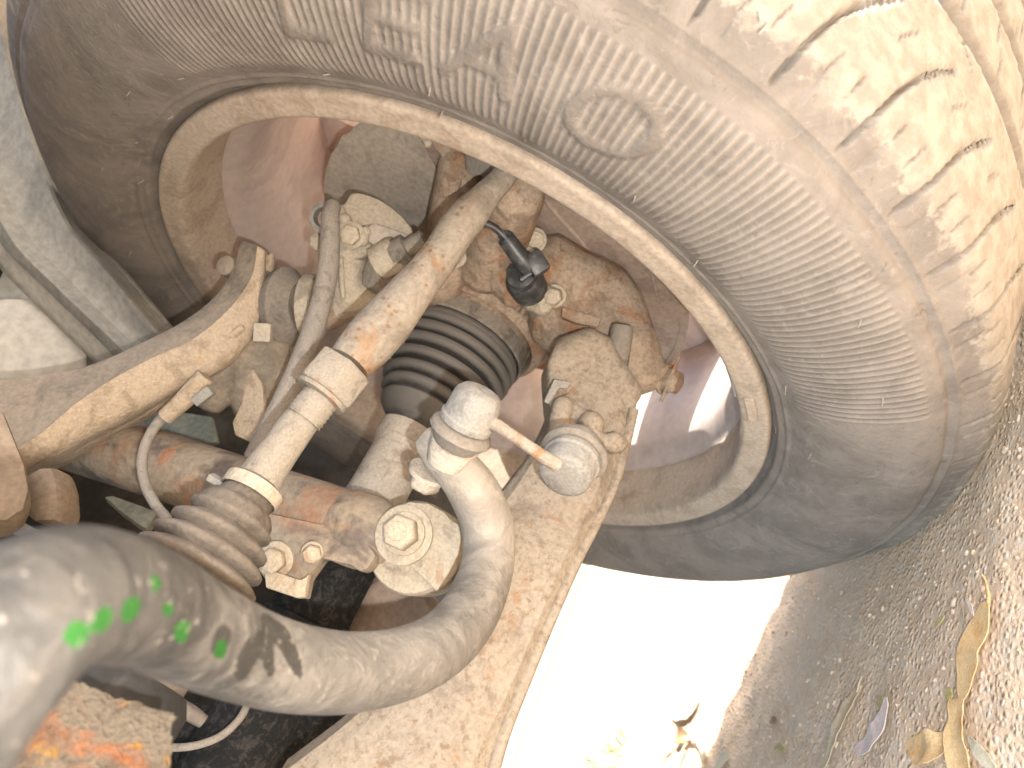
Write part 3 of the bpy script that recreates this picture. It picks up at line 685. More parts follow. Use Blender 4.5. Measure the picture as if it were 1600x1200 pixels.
knuckle = thing('steering_knuckle', 'rusty brown cast steering knuckle around the drive shaft joint', 'steering knuckle', (.05, 0, .33))
def seg(a, b, r0, r1, n=6, s=16):
    C = np.linspace(np.asarray(a), np.asarray(b), n); return sweep(C, np.linspace(r0, r1, n), s, round_cap=True)
kn = cast_body([
    lathe([(.038, .044), (.038, .062), (.050, .066), (.074, .070), (.078, .066), (.078, .044)], WC, XA, 48, closed=True),
    seg(P(690, 420, .50), P(560, 440, .495), .026, .020), seg(P(560, 440, .495), P(500, 478, .478), .020, .019),
    seg(P(600, 470, .505), P(640, 560, .53), .024, .020),
    seg(P(850, 430, .50), P(960, 470, .495), .030, .022), seg(P(880, 480, .505), P(985, 560, .485), .032, .024), seg(P(960, 470, .495), P(1000, 590, .48), .020, .018),
    seg(P(900, 520, .515), P(900, 600, .50), .022, .016),
    seg(P(760, 420, .49), P(810, 300, .43), .020, .017), seg(P(700, 400, .51), P(720, 250, .47), .018, .014),
    seg(P(800, 400, .50), P(770, 360, .47), .026, .020)], .0018, 5, .0004)
part('cast_body', kn, M['knuckle'], knuckle, 60)
part('upper_leg', cast_body([seg(P(548, 470, .475), P(535, 395, .47), .014, .016), seg(P(520, 480, .474), P(575, 455, .478), .010, .012), seg(P(590, 470, .486), P(560, 385, .478), .011, .013)], .0014, 5, .0003), M['bracket'], knuckle, 60)
# grooves and ribs on the leg
part('leg_rib', tube_px([(533, 405, .452, 4), (534, 440, .452, 4.5), (536, 464, .454, 4)], 4, seg=10, round_cap=True), M['bracket'], knuckle)
part('hub_seal_ring', lathe([(.030, .0505), (.026, .053), (.030, .058), (.040, .060), (.042, .050)], WC, XA, 60, closed=True), M['knuckle'], knuckle)
# tone wheel teeth under the cup
def tooth(deg):
    t = math.radians(deg); er = np.array([0, math.sin(t), math.cos(t)]); et = np.array([0, math.cos(t), -math.sin(t)])
    return box(WC + XA * .034 + er * .0605, XA * .0040, er * .0022, et * .0013, .0004)
tm_me = None
for k, dg in enumerate(range(-168, -100, 5)): part('tone_ring_tooth', tooth(dg), M['knuckle'], knuckle)
# bolts of the knuckle
for (bx, by, bd, r, h, tw) in ((835, 375, .462, .0062, .006, (.1, .15, 1)), (868, 462, .470, .006, .010, (-.3, .2, 1)), (712, 400, .47, .006, .004, (0, 0, 1)), (549, 368, .458, .0058, .005, (-.1, .1, 1))):
    part('bolt', hexhead(P(bx, by, bd), idir(*tw), r, h), M['bracket'], knuckle)
part('mud_lump', cast_body([sphere(P(845, 465, .472), .008), sphere(P(860, 462, .470), .007), sphere(P(848, 480, .473), .0065), sphere(P(836, 472, .476), .007)], .0011, 3, .0006), M['bracket'], knuckle, 60)
part('stud_sleeve', lathe([(-.014, .0070), (.012, .0072), (.016, .0060), (.017, .003)], P(967, 548, .452), idir(.12, -1, .1), 24), M['rubber_dust'], knuckle, label='grey rubber sleeve beside the lower arm')
part('castle_nut', join(hexhead(P(1040, 592, .478), idir(.6, .25, .6), .0085, .010), lathe([(-.016, .0012), (.016, .0012)], P(1047, 592, .47), idir(.35, -.9, .1), 8)), M['knuckle'], knuckle)
part('casting_pad', plate_px([(878, 478), (905, 486), (940, 496), (935, 512), (900, 505), (876, 495)], [(880, 480, .468), (935, 490, .466), (900, 512, .466)], .008, .002), M['knuckle'], knuckle)

# caliper carrier at the upper left of the hub
carrier = thing('caliper_carrier', 'grey dusted cast bracket with a bolt beside the brake hose', 'bracket', P(570, 360, .47))
part('carrier_plate', plate_px([(516, 330), (524, 320), (538, 318), (547, 301), (560, 300), (576, 304), (594, 311), (612, 323), (628, 337), (642, 353), (650, 372), (626, 384), (602, 380), (585, 388), (568, 402), (548, 408), (528, 402), (518, 380)],
     [(540, 320, .462), (630, 345, .466), (550, 400, .458)], .016, .0035), M['bracket'], carrier)
part('raised_web', plate_px([(582, 346), (612, 356), (640, 366), (630, 380), (604, 378), (585, 384), (572, 376), (570, 356)], [(582, 346, .455), (640, 366, .459), (585, 384, .455)], .012, .003), M['shield_grey'], carrier)
part('rubber_pad', plate_px([(594, 386), (584, 394), (572, 408), (567, 425), (566, 446), (580, 449), (588, 442), (592, 420), (600, 402), (604, 390)], [(594, 386, .455), (566, 446, .452), (588, 430, .450)], .014, .003, 2), M['rubber_dust'], carrier)
part('guide_pin', lathe([(0, .0085), (.010, .0085), (.0105, .0055), (.022, .0055), (.023, .003)], P(614, 398, .452), idir(.85, -.4, .2), 24), M['rubber_dust'], carrier)
part('guide_boot', lathe([(-.012, .0105), (0, .0115), (.004, .0105)], P(614, 398, .455), idir(.85, -.4, .2), 24), M['bracket'], carrier)
part('bolt', hexhead(P(549, 368, .452), idir(-.05, .1, 1), .0068, .006), M['bracket'], carrier)
part('ear', plate_px([(484, 368), (496, 360), (503, 376), (502, 396), (490, 390), (482, 382)], [(484, 368, .468), (503, 376, .468), (490, 392, .468)], .010, .002), M['bracket'], carrier)
part('mud_crust', cast_body([sphere(P(530, 332, .458), .005), sphere(P(538, 345, .456), .005), sphere(P(534, 358, .455), .0055), sphere(P(565, 372, .455), .005), sphere(P(572, 362, .456), .004)], .001, 2, .0006), M['bracket'], carrier, 60)

caliper = thing('brake_caliper', 'dark grey brake caliper piece showing between rim lip and tie rod', 'brake caliper', P(745, 250, .46))
part('caliper_body', plate_px([(722, 215), (770, 232), (792, 262), (764, 272), (740, 277), (726, 270), (724, 245)], [(722, 215, .440), (780, 250, .430), (740, 277, .446)], .03, .004), M['rubber_dust'], caliper)
part('piston_housing', plate_px([(668, 205), (720, 225), (724, 250), (724, 276), (716, 300), (690, 312), (688, 290), (693, 255), (686, 240), (677, 232)], [(668, 205, .462), (720, 225, .458), (690, 312, .468)], .02, .003), M['knuckle'], caliper)
part('mud_crumb', cast_body([sphere(P(662, 212, .458), .0035), sphere(P(668, 222, .457), .0032)], .0008, 2, .0005), M['bracket'], caliper, 60)

# wheel speed sensor
sensor = thing('wheel_speed_sensor', 'black plastic wheel speed sensor with cable plugged into the knuckle', 'sensor', P(815, 430, .47))
sd = idir(.50, .87, -.15)
part('sensor_boss', cast_body([seg(P(802, 440, .475), P(820, 405, .492), .0175, .019), seg(P(795, 455, .478), P(830, 440, .478), .012, .012)], .0013, 4, .0002), M['knuckle'], sensor, 60)
part('sensor_body', lathe([(-.016, .0120), (-.004, .0122), (0, .0112), (.002, .0090), (.008, .0088), (.009, .006)], P(818, 436, .452), idir(-.25, -.25, 1), 28), M['plastic'], sensor)
part('connector', box(P(838, 412, .438), idir(.55, .83, 0) * .0070, idir(.83, -.55, 0) * .0058, idir(0, 0, 1) * .0070, .0022), M['plastic'], sensor)
part('connector_latch', box(P(826, 430, .440), idir(.83, -.55, 0) * .0062, idir(.55, .83, 0) * .0012, BACK * .0050, .0006), M['plastic'], sensor)
part('cable_sleeve', tube_px([(789, 371, .4325, 11), (791, 373, .433, 14), (804, 390, .434, 14.5), (818, 408, .436, 15.5), (828, 420, .438, 15)], 4, seg=24), M['plastic'], sensor)
part('cable', tube_px([(690, 400, .43, 6), (715, 368, .428, 6), (738, 352, .427, 6), (758, 350, .428, 6), (776, 358, .430, 6), (796, 378, .433, 6.5)], 6, seg=14), M['plastic'], sensor)

# ================================================================== DRIVE SHAFT
def AX(x): return WC + XA * x
shaft = thing('drive_shaft', 'drive shaft with black ribbed rubber joint boot entering the wheel hub', 'drive shaft', AX(-.02))
part('joint_cup', lathe([(.058, .035), (.056, .0475), (.030, .0478), (.022, .0470), (.021, .040)], AX(0), XA, 64), M['knuckle'], shaft)
part('boot_clamp', lathe([(.0245, .0485), (.0240, .0496), (.0140, .0496), (.0130, .0482), (.0150, .0470), (.0240, .0470)], AX(0), XA, 72, closed=True), M['rubber_dust'], shaft, label='wide grey band clamp at the large end of the boot')
def boot_profile():
    pr = [(.0160, .0462, 0), (.0100, .0476, 1)]
    # ridges get smaller towards the shaft: (centre, crest radius, valley radius after it, clean valley)
    rg = [(.0070, .0478, .0400, 1), (-.0015, .0472, .0378, 1), (-.0100, .0452, .0352, 1), (-.0190, .0416, .0338, .8), (-.0280, .0380, .0308, .6), (-.0365, .0346, .0280, .5)]
    for c, rc, rv, cl in rg:
        pr += [(c + .0026, rc - .0006, 1), (c + .0008, rc, 1), (c - .0014, rc - .0002, 1), (c - .0024, rc - .0012, .8), (c - .0034, rv + .0014, 1 - cl), (c - .0044, rv, 1 - cl), (c - .0052, rv + .0012, 1 - cl)]
    pr += [(-.0440, .0308, 1), (-.0490, .0288, .9), (-.0535, .0240, .8), (-.0560, .0192, .6), (-.0620, .0182, .5)]
    return pr
bp = boot_profile()
boot_o = part('rubber_boot', lathe([q[:2] for q in bp], AX(0), XA, 80), M['boot'], shaft, 55)
set_attr(boot_o.data, 'crest', np.repeat([q[2] for q in bp], 80))
part('shaft_collar', lathe([(-.0600, .0176), (-.0605, .0212), (-.0720, .0212), (-.0730, .0196), (-.078, .0194)], AX(0), XA, 48), M['steel'], shaft)
part('shaft', lathe([(-.070, .0186), (-.112, .0190), (-.116, .0198), (-.132, .0200)], AX(0), XA, 48), M['steel'], shaft)
part('shaft_damper', lathe([(-.118, .0150), (-.134, .0235), (-.196, .0240), (-.198, .0280), (-.214, .0285), (-.216, .0240), (-.300, .0240)], AX(0), XA, 48), M['black'], shaft, label='black rough rubber sleeve on the inner shaft')

# ================================================================== SHOCK ABSORBER
shock = thing('shock_absorber', 'rust patched steel shock absorber tube ending in a large bolted eye', 'shock absorber', P(640, 840, .385))
part('damper_tube', tube_px([(-40, 640, .52, 50), (80, 672, .50, 52), (250, 726, .465, 52), (400, 775, .432, 53), (500, 808, .41, 55), (560, 828, .398, 56)], 5, seg=40), M['shock'], shock)
part('tube_end', tube_px([(545, 822, .400, 58), (575, 832, .394, 59), (600, 842, .390, 50)], 4, seg=40, round_cap=True), M['shock'], shock)
eye_ax = idir(-.18, -.32, 1)
part('eye', lathe([(-.030, .0225), (-.028, .0240), (.003, .0242), (.005, .0230), (.006, .012), (.007, .003)], P(648, 856, .385), eye_ax, 56), M['washer'], shock)
part('cover_plate', plate_px([(640, 784), (668, 786), (694, 800), (704, 812), (721, 822), (722, 838), (716, 866), (702, 894), (682, 925), (664, 906), (640, 884), (612, 866), (600, 840), (608, 806), (622, 790)],
     [(640, 784, .378), (720, 825, .372), (682, 925, .366)], .004, .0012), M['washer'], shock)
part('washer', lathe([(0, .0150), (.0018, .0150), (.0024, .0138), (.0024, .006)], P(632, 836, .3715), eye_ax, 44), M['washer'], shock)
part('bolt', hexhead(P(632, 834, .3695), eye_ax, .0092, .011, washer=1.2), M['washer'], shock)
part('clamp_bracket', plate_px([(412, 800), (470, 812), (560, 830), (588, 868), (574, 888), (563, 894), (548, 884), (500, 872), (476, 905), (470, 936), (452, 928), (420, 915), (402, 890), (404, 850)],
     [(412, 850, .385), (560, 850, .375), (470, 930, .372)], .012, .002), M['shock'], shock)
part('bracket_tab', plate_px([(412, 886), (440, 896), (470, 906), (482, 896), (476, 934), (462, 934), (414, 918)], [(412, 886, .368), (482, 896, .366), (462, 934, .362)], .006, .0015), M['washer'], shock)
part('bracket_bolt', hexhead(P(432, 874, .372), idir(-.1, -.1, 1), .0066, .008, washer=1.4), M['washer'], shock)
part('welded_nut', hexhead(P(488, 862, .374), idir(.2, .1, 1), .0050, .006, washer=1.1), M['washer'], shock)

# ================================================================== LOWER CONTROL ARM
lca = thing('lower_control_arm', 'wide dusty lower control arm running from bottom edge up to the hub', 'control arm', P(800, 900, .37))
pl = [(930, 560, .452), (850, 850, .378), (985, 640, .432)]
def arm_loft():
    """stations along the arm: left edge, left shoulder, ridge, right shoulder, right lip, as (px, py, depth); a closed box section behind"""
    st = [((868, 600, .444), (878, 588, .438), (925, 580, .436), (970, 600, .438), (984, 602, .446)),
          ((852, 660, .432), (860, 655, .426), (905, 660, .423), (970, 665, .425), (990, 655, .434)),
          ((822, 720, .416), (832, 722, .410), (885, 730, .406), (945, 735, .408), (968, 738, .419)),
          ((778, 780, .402), (790, 787, .396), (850, 810, .391), (912, 812, .393), (940, 806, .405)),
          ((738, 860, .387), (750, 868, .381), (818, 885, .376), (876, 886, .378), (908, 868, .391)),
          ((692, 950, .372), (706, 960, .366), (775, 975, .361), (836, 982, .363), (868, 958, .376)),
          ((622, 1050, .356), (640, 1062, .350), (725, 1085, .345), (790, 1090, .348), (826, 1058, .361)),
          ((542, 1130, .342), (562, 1148, .336), (660, 1180, .331), (745, 1180, .334), (792, 1145, .347)),
          ((432, 1215, .328), (455, 1238, .322), (580, 1280, .318), (700, 1285, .321), (765, 1240, .335))]
    A = np.array(st, float); A = np.stack([catmull(A[:, j], 6) for j in range(5)], 1)
    lin = lambda R: np.concatenate([R[j] + (R[j + 1] - R[j]) * np.linspace(0, 1, 4)[:-1, None] for j in range(4)] + [R[-1:]])
    A = np.stack([lin(A[i]) for i in range(len(A))], 0)
    m, n = A.shape[:2]; V = []
    for i in range(m):
        fr = [P(*A[i, j]) for j in range(n)]
        V += fr + [fr[-1] - BACK * .016, fr[n // 2] - BACK * .030, fr[0] - BACK * .016]
    k = n + 3; F = []
    for i in range(m - 1):
        for j in range(k): F.append((i * k + j, i * k + (j + 1) % k, (i + 1) * k + (j + 1) % k, (i + 1) * k + j))
    F += [tuple(range(k - 1, -1, -1)), tuple(range((m - 1) * k, m * k))]
    return np.array(V), F
part('arm_body', arm_loft(), M['arm'], lca, 28)
part('edge_lip', tube_px([(990, 640, .4330, 8), (966, 738, .4170, 8), (936, 808, .4030, 8.5), (903, 872, .3890, 9), (862, 962, .3740, 10), (820, 1062, .3590, 11), (786, 1150, .3450, 11), (760, 1245, .3330, 11)], 5, seg=14), M['arm'], lca)
part('outer_end', cast_body([plate_px([(856, 590), (854, 565), (868, 538), (893, 524), (938, 512), (950, 545), (978, 581), (1000, 622), (992, 650), (960, 690), (900, 690), (860, 640)], [(860, 560, .438), (940, 520, .446), (990, 640, .434)], .030, .004),
     seg(P(885, 556, .448), P(925, 540, .452), .012, .012), seg(P(930, 545, .452), P(975, 620, .446), .012, .012)], .0015, 6, .0003), M['arm'], lca, 60)
part('link_bracket', cast_body([plate_px([(862, 660), (876, 615), (888, 610), (905, 632), (922, 640), (934, 655), (938, 690), (920, 705), (880, 700)], [(862, 660, .420), (905, 632, .424), (920, 705, .412)], .020, .003),
     seg(P(870, 690, .418), P(880, 630, .424), .007, .006), seg(P(920, 660, .418), P(930, 690, .412), .007, .006), sphere(P(925, 662, .416), .0075), sphere(P(958, 692, .414), .0065), sphere(P(968, 694, .416), .005)], .0012, 4, .0003), M['arm'], lca, 60)
part('bracket_edge', plate_px([(866, 592), (893, 597), (886, 608), (874, 606), (858, 632), (850, 628)], [(866, 592, .424), (893, 597, .426), (850, 628, .422)], .004, .001), M['link'], lca)

# ================================================================== STABILISER BAR AND LINK
bar = thing('stabiliser_bar', 'thick curved black stabiliser bar with green paint dabs in the foreground', 'stabiliser bar', P(640, 1040, .27))
def bar_mesh():
    L = [(668, 688, .352, 24, .45), (690, 708, .350, 33, .55), (712, 730, .350, 36, .75), (740, 768, .352, 40, 1), (759, 812, .352, 41, 1), (764, 856, .350, 41, 1), (757, 902, .338, 42.5, 1), (732, 960, .310, 46.5, 1), (690, 1006, .284, 50.5, 1), (630, 1036, .262, 55, 1), (550, 1050, .240, 60, 1),
         (465, 1044, .220, 65.5, 1), (385, 1022, .201, 71.5, 1), (300, 984, .178, 81, 1), (215, 944, .154, 93, 1), (130, 930, .133, 108, 1), (60, 950, .119, 121, 1), (0, 1000, .110, 131, 1), (-80, 1090, .103, 140, 1), (-160, 1210, .098, 146, 1)]
    A = np.array([list(P(a[0], a[1], a[2])) + [a[3] * a[2] / FPX, a[4], a[0], a[1]] for a in L]); A = catmull(A, 9)
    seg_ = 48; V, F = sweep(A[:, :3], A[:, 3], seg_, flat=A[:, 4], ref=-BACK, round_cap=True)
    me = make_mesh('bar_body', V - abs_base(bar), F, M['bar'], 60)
    # arc position of every vertex, 1 at the wheel end, 0 at the near end; streaks and paint dabs placed on the surface
    n = len(V) // seg_; ring = np.repeat(np.linspace(1, 0, n), seg_); V = np.asarray(V)
    q = (V - CAM_L) @ CAM_R; px = 800 + FPX * q[:, 0] / -q[:, 2]; py = 600 - FPX * q[:, 1] / -q[:, 2]
    C = A[:, :3]; Cr = np.concatenate([[C[0]] * 2, C, [C[-1]] * 2]); cc = np.repeat(Cr, seg_, 0)
    facing = np.einsum('ij,ij->i', V - cc, CAM_L - V) > 0
    along = np.clip((ring - .10) / .75, 0, 1)
    def dab(x, y, rx, ry, rot=0):
        c, s = math.cos(rot), math.sin(rot); dx, dy = px - x, py - y
        return np.exp(-(((dx * c + dy * s) / rx) ** 2 + ((-dx * s + dy * c) / ry) ** 2)) * facing
    green = sum(dab(*d) for d in ((120, 990, 17, 19, .4), (162, 968, 11, 19, .5), (205, 953, 12, 21, .5), (243, 912, 8, 10, .2), (263, 952, 8, 13, .3), (284, 986, 11, 16, .3), (346, 1015, 9, 15, .2)))
    streak = sum(dab(*d) for d in ((385, 1030, 15, 40, .35), (418, 1022, 10, 42, -.15), (455, 1020, 11, 48, -.35), (345, 1000, 14, 30, .3), (428, 985, 9, 30, -.5)))
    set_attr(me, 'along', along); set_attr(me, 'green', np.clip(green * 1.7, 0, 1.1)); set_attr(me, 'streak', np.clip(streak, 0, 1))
    return link_obj(bpy.data.objects.new('bar_body', me), bar)
bar_mesh()
part('eye_nut', hexhead(P(672, 736, .362), idir(-.35, .75, -.3), .0085, .010), M['steel'], bar)
part('eye_face', lathe([(-.004, .012), (.006, .0125), (.0075, .0110)], P(706, 702, .352), idir(.49, -.87, .35), 32), M['steel'], bar)

slink = thing('stabiliser_link', 'pale short stabiliser link with two round ball joint housings', 'stabiliser link', P(810, 690, .33))
a1 = idir(.47, -.87, .30); c1 = P(732, 652, .330)
k1 = 1.0
part('ball_housing', lathe([(-.004, .0108), (-.0035, .0124), (-.0008, .0127), (.0002, .0118), (.0080, .0117), (.0112, .0110), (.0136, .0090), (.0147, .0055), (.0150, .0005)], c1, a1, 48), M['link'], slink)
part('dust_boot', lathe([(-.0165, .0085), (-.0145, .0105), (-.0130, .0115), (-.0115, .0125), (-.0085, .0150), (-.0062, .0145), (-.0045, .0120)], c1, a1, 48), M['rubber_dust'], slink, label='grey ridged dust boot at the bar end')
part('stud_collar', lathe([(-.026, .0080), (-.020, .0100), (-.0160, .0105), (-.0150, .008)], c1, a1, 36), M['steel'], slink)
a2 = idir(-.45, .70, .95); c2 = P(893, 719, .352)
part('ball_housing', lathe([(-.002, .0125), (-.0015, .0139), (.0012, .0142), (.0022, .0130), (.010, .0130), (.0118, .0125), (.0130, .0110), (.0136, .0080), (.0138, .0005)], c2, a2, 48), M['link'], slink)
part('dust_boot', lathe([(-.0135, .0115), (-.0120, .0125), (-.0100, .0120), (-.0075, .0158), (-.0040, .0166), (-.0020, .0148)], c2, a2, 48), M['rubber_dust'], slink, label='grey ridged dust boot at the arm end')
part('link_rod', tube_px([(760, 655, .326, 11), (782, 668, .326, 10), (815, 690, .329, 9.5), (850, 714, .333, 10.5), (870, 726, .337, 12)], 4, seg=24), M['linkrod'], slink)

# ================================================================== TIE ROD AND STEERING RACK
tie = thing('tie_rod', 'pale rust speckled tie rod running diagonally from rack boot to wheel', 'tie rod', P(530, 590, .36))
part('rod_end', tube_px([(838, 205, .412, 24), (812, 240, .405, 21), (785, 278, .400, 20), (760, 305, .397, 23), (738, 330, .394, 28), (717, 355, .390, 31), (690, 396, .384, 30), (664, 430, .379, 31), (635, 465, .374, 36), (608, 498, .369, 40), (580, 530, .364, 41), (556, 556, .360, 38), (546, 568, .358, 34)], 6, seg=40, wob=.012), M['tierod'], tie, 60)
td = unit(P(500, 622, .3495) - P(550, 562, .3585)); tr_ = unit(np.cross(td, BACK))
part('lock_nut', bevel_vf(*lathe([(-.0095, .0142), (-.0085, .0155), (.0075, .0155), (.0085, .0140)], P(521, 594, .354), td, 6, idir(.2, .1, 1)), .0008, 1), M['nut'], tie)
part('nut_face', lathe([(.0085, .0136), (.0105, .0132), (.0110, .010)], P(521, 594, .354), td, 32), M['nut'], tie)
thr = []
s0, s1 = P(518, 600, .3525), P(474, 655, .346); Lt = np.linalg.norm(s1 - s0); nt_ = 9
for i in range(nt_ * 2 + 1): thr.append((i * Lt / (nt_ * 2), .0088 if i % 2 else .0094))
part('threaded_end', lathe(thr, s0, s1 - s0, 32), M['nut'], tie, 80)
part('inner_rod', tube_px([(480, 647, .347, 27), (462, 668, .345, 29), (440, 700, .341, 30), (418, 730, .338, 33), (400, 760, .335, 37), (388, 776, .333, 39)], 5, seg=36, wob=.006), M['nut'], tie, 60)

rack = thing('steering_rack', 'ribbed dusty rubber bellows of the steering rack behind the stabiliser bar', 'steering rack', P(330, 870, .32))
r0 = P(404, 752, .336); r1 = P(255, 965, .298); rd = unit(r1 - r0)
def rack_boot():
    f = lambda px_hw, d: px_hw * d / FPX
    pr = [(.000, .0098), (.0015, .0122), (.0120, .0126), (.0135, .0150), (.0165, .0172)]
    for i, (c, rc, rv) in enumerate(((.0215, .0195, .0165), (.0300, .0228, .0190), (.0380, .0255, .0215), (.0460, .0276, .0232), (.0540, .0288, .024), (.0620, .0290, .024), (.0700, .0290, .024))):
        pr += [(c - .0022, rc - .0018), (c - .0008, rc), (c + .0008, rc), (c + .0022, rc - .0016), (c + .0036, rv)]
    pr += [(.080, .024), (.095, .024)]
    return pr
part('bellows', lathe(rack_boot(), r0, rd, 64), M['rackboot'], rack, 60)
part('boot_clamp', lathe([(.0025, .0132), (.0025, .0138), (.0085, .0138), (.0085, .0132)], r0, rd, 48, closed=True), M['bracket'], rack)
part('clamp_tang', box(P(341, 752, .333), idir(.85, .5, 0) * .0045, idir(-.5, .85, 0) * .0016, BACK * .003, .0005), M['link'], rack)
part('rack_housing', lathe([(.090, .026), (.096, .030), (.24, .031), (.245, .026)], r0, rd, 40), M['under'], rack)

# ================================================================== UPPER CONTROL ARM
uca = thing('upper_control_arm', 'dusty pressed steel upper control arm with mud caked seam at left', 'control arm', P(200, 600, .43))
def uca_loft():
    st = [((-70, 590, .425), (-40, 640, .412), (-30, 735, .398), (-12, 770, .405), (0, 790, .43)),
          ((0, 591, .430), (15, 640, .417), (14, 708, .404), (28, 738, .411), (34, 752, .43)),
          ((70, 586, .436), (66, 630, .424), (66, 675, .412), (84, 708, .419), (95, 722, .44)),
          ((140, 571, .443), (128, 598, .432), (114, 634, .421), (140, 676, .428), (150, 688, .448)),
          ((210, 541, .450), (188, 570, .440), (168, 597, .430), (205, 642, .436), (216, 652, .455)),
          ((280, 506, .457), (255, 530, .448), (236, 560, .439), (276, 604, .443), (284, 612, .462)),
          ((332, 467, .463), (318, 490, .455), (304, 528, .446), (342, 572, .449), (350, 580, .468)),
          ((362, 424, .468), (360, 446, .461), (360, 480, .453), (384, 532, .455), (392, 540, .474)),
          ((374, 388, .472), (384, 402, .466), (393, 432, .459), (408, 480, .462), (412, 490, .478)),
          ((380, 376, .474), (390, 380, .468), (402, 384, .463), (414, 392, .466), (416, 398, .480))]
    A = np.array(st, float); A = np.stack([catmull(A[:, j], 6) for j in range(5)], 1); m = len(A)
    def build(c0, c1, th):
        V, F = [], []
        cols = np.stack([catmull(A[i, c0:c1 + 1], 4) for i in range(m)], 0); n = cols.shape[1]
        for i in range(m):
            fr = [P(*cols[i, j]) for j in range(n)]; V += fr + [v - BACK * th for v in fr[::-1]]
        k = 2 * n
        for i in range(m - 1):
            for j in range(k): F.append((i * k + j, i * k + (j + 1) % k, (i + 1) * k + (j + 1) % k, (i + 1) * k + j))
        F += [tuple(range(k - 1, -1, -1)), tuple(range((m - 1) * k, m * k))]; return np.array(V), F
    seam = [P(*(A[i, 2] + np.array([0, 0, -.0005]))) for i in range(m)]
    B = A.copy(); B[:, 2:, 2] -= .0035
    u1_ = build(0, 2, .016); A[:] = B; return u1_, build(2, 4, .018), seam
u1, u2, seam = uca_loft()
part('upper_flange', u1, M['upper'], uca, 50)
part('lower_web', u2, M['upper2'], uca, 50)
part('ball_joint_boot', lathe([(-.016, .0140), (-.013, .0215), (-.009, .0235), (-.006, .0205), (-.002, .0240), (.004, .0262), (.008, .0225), (.011, .0190), (.014, .0165)], P(443, 480, .478), idir(.90, .02, .25), 48), M['rubber_dust'], uca, label='dark grey rubber ball joint boot')
part('joint_seat', lathe([(.012, .0150), (.016, .0215), (.024, .0215), (.028, .012)], P(443, 480, .480), idir(.95, .02, .1), 40), M['bracket'], uca)
part('arm_bolt', box(P(412, 520, .452), idir(1, .05, 0) * .0054, idir(-.05, 1, 0) * .0058, BACK * .004, .0014), M['bracket'], uca)
part('rear_bolt', lathe([(-.004, .0065), (.003, .0065), (.004, .005)], P(356, 417, .472), idir(-.3, -.2, 1), 20), M['upper'], uca)
part('joint_housing', cast_body([seg(P(385, 545, .472), P(400, 640, .475), .017, .014), seg(P(350, 570, .470), P(330, 630, .468), .014, .010), seg(P(415, 500, .475), P(420, 590, .478), .014, .015)], .0015, 6, .0004), M['upper'], uca, 60)
part('stiffener', tube_px([(320, 560, .452, 5), (350, 535, .450, 7), (378, 512, .448, 6)], 4, seg=14, round_cap=True), M['upper2'], uca)
part('tab', plate_px([(384, 590), (394, 572), (410, 600), (414, 650), (402, 690), (395, 697), (388, 690), (366, 680), (362, 660), (376, 630)], [(384, 590, .458), (410, 600, .456), (395, 697, .448)], .006, .002), M['upper2'], uca)

# cable guide on the arm with its wire
wire = thing('sensor_wire', 'thin grey wire looping from a clip on the upper arm to the rack', 'wire', P(240, 720, .42))
part('wire_loop', tube_px([(300, 606, .440, 8), (268, 640, .436, 8), (244, 664, .432, 8), (228, 694, .425, 8), (222, 726, .416, 8), (228, 760, .404, 8), (244, 790, .392, 8), (262, 812, .384, 8), (275, 840, .378, 8)], 6, seg=14), M['hose'], wire)
part('guide_sleeve', tube_px([(322, 588, .434, 15), (300, 612, .433, 16), (278, 634, .432, 14), (258, 652, .432, 13)], 4, seg=16), M['upper2'], wire)
part('guide_clip', box(P(318, 619, .427), idir(.78, -.62, 0) * .0062, idir(.62, .78, 0) * .0030, BACK * .003, .0012), M['link'], wire)

hose = thing('brake_hose', 'dusty grey brake hose dropping from a ring eyelet beside the caliper bracket', 'brake hose', P(510, 400, .45))
part('hose', tube_px([(520, 322, .452, 13), (516, 336, .447, 14), (516, 356, .444, 15), (515, 390, .441, 16), (511, 430, .438, 16.5), (500, 480, .434, 17), (484, 530, .430, 17), (463, 582, .426, 17), (440, 632, .424, 17), (418, 675, .424, 17), (398, 715, .426, 17)], 6, seg=22), M['hose'], hose)
part('eyelet', lathe([(-.004, .0092), (.003, .0094), (.004, .0080), (.004, .0062), (-.004, .0062)], P(508, 341, .456), idir(-.1, .1, 1), 36, closed=True), M['link'], hose)

# mounts at the left edge
mount = thing('arm_mount', 'rounded brown steel mounting bracket at the left edge under the upper arm', 'bracket', P(40, 740, .38))
part('front_cheek', plate_px([(-90, 600), (-20, 625), (6, 640), (22, 680), (40, 725), (47, 765), (38, 795), (12, 812), (-30, 818), (-90, 810)], [(-60, 640, .375), (40, 725, .372), (0, 810, .352)], .020, .006), M['block'], mount)
part('rear_cheek', plate_px([(30, 745), (60, 728), (80, 725), (88, 755), (90, 790), (84, 815), (50, 815), (30, 800)], [(30, 745, .398), (80, 725, .398), (50, 815, .384)], .020, .006), M['block'], mount)

corr = thing('corroded_bracket', 'flaking orange corroded steel plate at the bottom left corner', 'bracket', P(120, 1150, .19))
def jag(pts, amp, n=4, seed=3):
    rng = np.random.RandomState(seed); out = []
    for a, b in zip(pts, pts[1:] + pts[:1]):
        for k in range(n): t = k / n; out.append((a[0] + (b[0] - a[0]) * t + rng.uniform(-amp, amp), a[1] + (b[1] - a[1]) * t + rng.uniform(-amp, amp)))
    return out
part('plate', plate_px(jag([(-80, 1080), (20, 1058), (80, 1046), (140, 1074), (200, 1096), (250, 1108), (276, 1120), (268, 1150), (262, 1210), (255, 1300), (-80, 1320)], 5.0, 6), [(0, 1080, .188), (260, 1120, .205), (120, 1300, .178)], .006, .0008), M['corroded'], corr)

